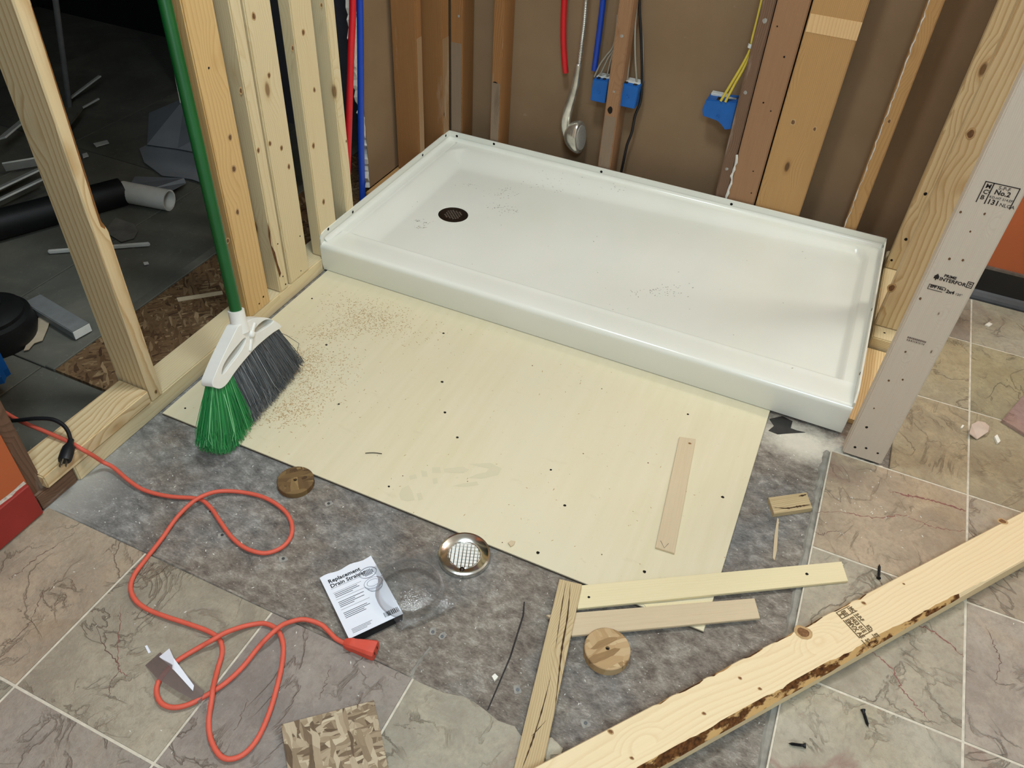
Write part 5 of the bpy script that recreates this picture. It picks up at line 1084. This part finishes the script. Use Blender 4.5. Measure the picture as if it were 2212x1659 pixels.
sheet([(-0.7108,-0.1465,0.001),(-0.7418,-0.0669,0.001),(-0.6613,-0.0713,0.001),(-0.6217,-0.0972,0.001),(-0.6024,-0.1333,0.001),(-0.6208,-0.1678,0.001)], .001, 'rounded dusty grey scrap beside the white stick', BOARDG)
tag(board('white_stick', (-0.7592,-0.3149,0.006), (-0.532,-0.1403,0.006), .014, .008, (0,0,1), TRIM), 'thin white stick lying on the dark floor', 'stick')
tag(board('grey_channel', (-0.5853,-0.5211,0.014), (-0.3714,-0.5566,0.014), .050, .026, (1,1,0), plain('grey_channel', (128,128,126), .5, var=.1), bev=.002), 'grey plastic channel with a white cut end on the dark floor', 'channel')
e_ = [o for o in bpy.data.objects if o.name.startswith('grey_channel')][0]
me_ = mw(e_); Lc = max(v.co.z for v in e_.data.vertices)
box('cut_end', (-.024,-.012,Lc), (.024,.012,Lc+.0012), plain('cut_white', (226,224,216), .7, var=.05), e_, world=me_)
flat('torn_strip', [(-0.5432,-0.5427,0.002),(-0.5294,-0.536,0.004),(-0.5036,-0.5411,0.004),(-0.4734,-0.5781,0.004),(-0.444,-0.6234,0.003),(-0.4534,-0.6413,0.003),(-0.4445,-0.6666,0.003),(-0.4529,-0.6739,0.002),(-0.4903,-0.617,0.003),(-0.5125,-0.5791,0.003)], .002, plain('kraft_card', (190,172,146), .8, var=.1), 'torn tan cardboard strip near the grey channel', 'cardboard')
c = Vector((-0.5406,-0.6634,0.02)); m = T(c.x-.02, c.y, -.003)
can = empty('canister', (c.x-.02, c.y, -.003)); tag(can, 'black round canister at the left edge behind the lone stud', 'canister')
lathe('drum', [(0,0), (.095,0), (.105,.03), (.100,.07), (.088,.075), (.088,.085), (.060,.10), (0,.10)], ABS, m, can, 36)
lathe('ring', [(.040,.100), (.046,.112), (.036,.116), (.030,.108), (.030,.1)], BLK, m, can, 28)
flat('blue_tub', [(-0.4041,-0.7955,0.1),(-0.3711,-0.7724,0.1),(-0.3358,-0.7894,0.06),(-0.3419,-0.7993,0.055),(-0.3404,-0.8102,0.045),(-0.3646,-0.8511,0.05)], .02, BLUEB, 'blue plastic corner poking in at the left edge', 'plastic')
TR_ = [('8 361 .03 85 348 .03', .030, 'white trim strip lying highest in the dark rubble pile'), ('0 405 .04 92 362 .04', .045, 'broad white trim strip with a crack in the dark rubble pile'), ('0 430 .05 95 385 .05', .03, 'narrow white trim strip below the cracked one'), ('0 458 .03 125 423 .03', .025, 'grey trim strip resting above the black pipe'), ('8 290 .10 52 258 .10', .02, 'white corner strip at the far left of the rubble pile')]
tr_pts = [[(-1.2598,-0.0304,0.03),(-1.195,0.0581,0.03)], [(-1.1362,-0.1808,0.04),(-1.1304,0.0171,0.04)], [(-1.0577,-0.2424,0.05),(-1.0501,-0.0462,0.05)], [(-1.0415,-0.265,0.03),(-0.9557,-0.0858,0.03)], [(-1.3405,0.0499,0.08),(-1.403,0.2068,0.08)], [(-1.535,0.5116,0.02),(-1.5225,0.6675,0.06)], [(-1.4605,0.4508,0),(-1.4188,0.5479,0.03)]]
tr_w = [.05, .085, .06, .05, .04, .018, .012]
tr_l = [q[2] for q in TR_]+['long thin white strip beyond the leaning pole', 'thin pale strip on the floor beyond the leaning pole']
for pp, w_, lb in zip(tr_pts, tr_w, tr_l): tag(board('trim_strip', pp[0], pp[1], w_, .006, (.7,.6,.3), TRIM, None, .001, 1), lb, 'trim', 'discarded trim in the dark room')
for s_, lb in zip([[(-1.1902,0.2833,0.002),(-1.1678,0.3275,0.002),(-1.1454,0.3139,0.002),(-1.1623,0.2689,0.002)], [(-1.1596,0.2018,0.002),(-1.1541,0.2177,0.002),(-1.1297,0.2023,0.002),(-1.1353,0.1824,0.002)], [(-0.48,-0.2243,0.002),(-0.4701,-0.2161,0.002),(-0.4608,-0.2223,0.002),(-0.469,-0.2324,0.002)]], ['white scrap on the dark floor below the leaning pole', 'small white scrap touching the lone stud', 'tiny white scrap right of the white stick']): flat('white_scrap', s_, .003, TRIM, lb, 'scrap')
flat('floor_board', [(-1.3492,0.2998,0.05),(-1.3798,0.4274,0.05),(-1.3535,0.4132,0.05),(-1.2761,0.2735,0.05)], .01, BOARDG, 'grey board scrap behind the lone stud', 'board')
tag(tube('leaning_pole', [Vector((-1.5251,0.4894,0)), Vector((-1.5251,0.4894,0))+(Vector((-1.1498,0.3,0.583))-Vector((-1.5251,0.4894,0)))*1.0], .010, plain('grey_conduit', (168,168,170), .5, .2, .1), None, 10, 1), 'thin grey pole leaning in the dark room', 'pole')
flat('splinter', [(-0.2768,-0.3137,-0.002),(-0.1883,-0.2279,-0.002),(-0.1772,-0.2374,-0.002),(-0.2629,-0.3239,-0.002)], .003, LATH, 'long pale splinter on the dark board behind the broom', 'splinter')
tag(board('corner_strip', (-0.1,-0.2842,0.8134), (-0.1,-0.2938,0.5953), .012, .010, (0,1,0), TRIM, None, .001, 1), 'thin white strip showing behind the green broom handle', 'trim')
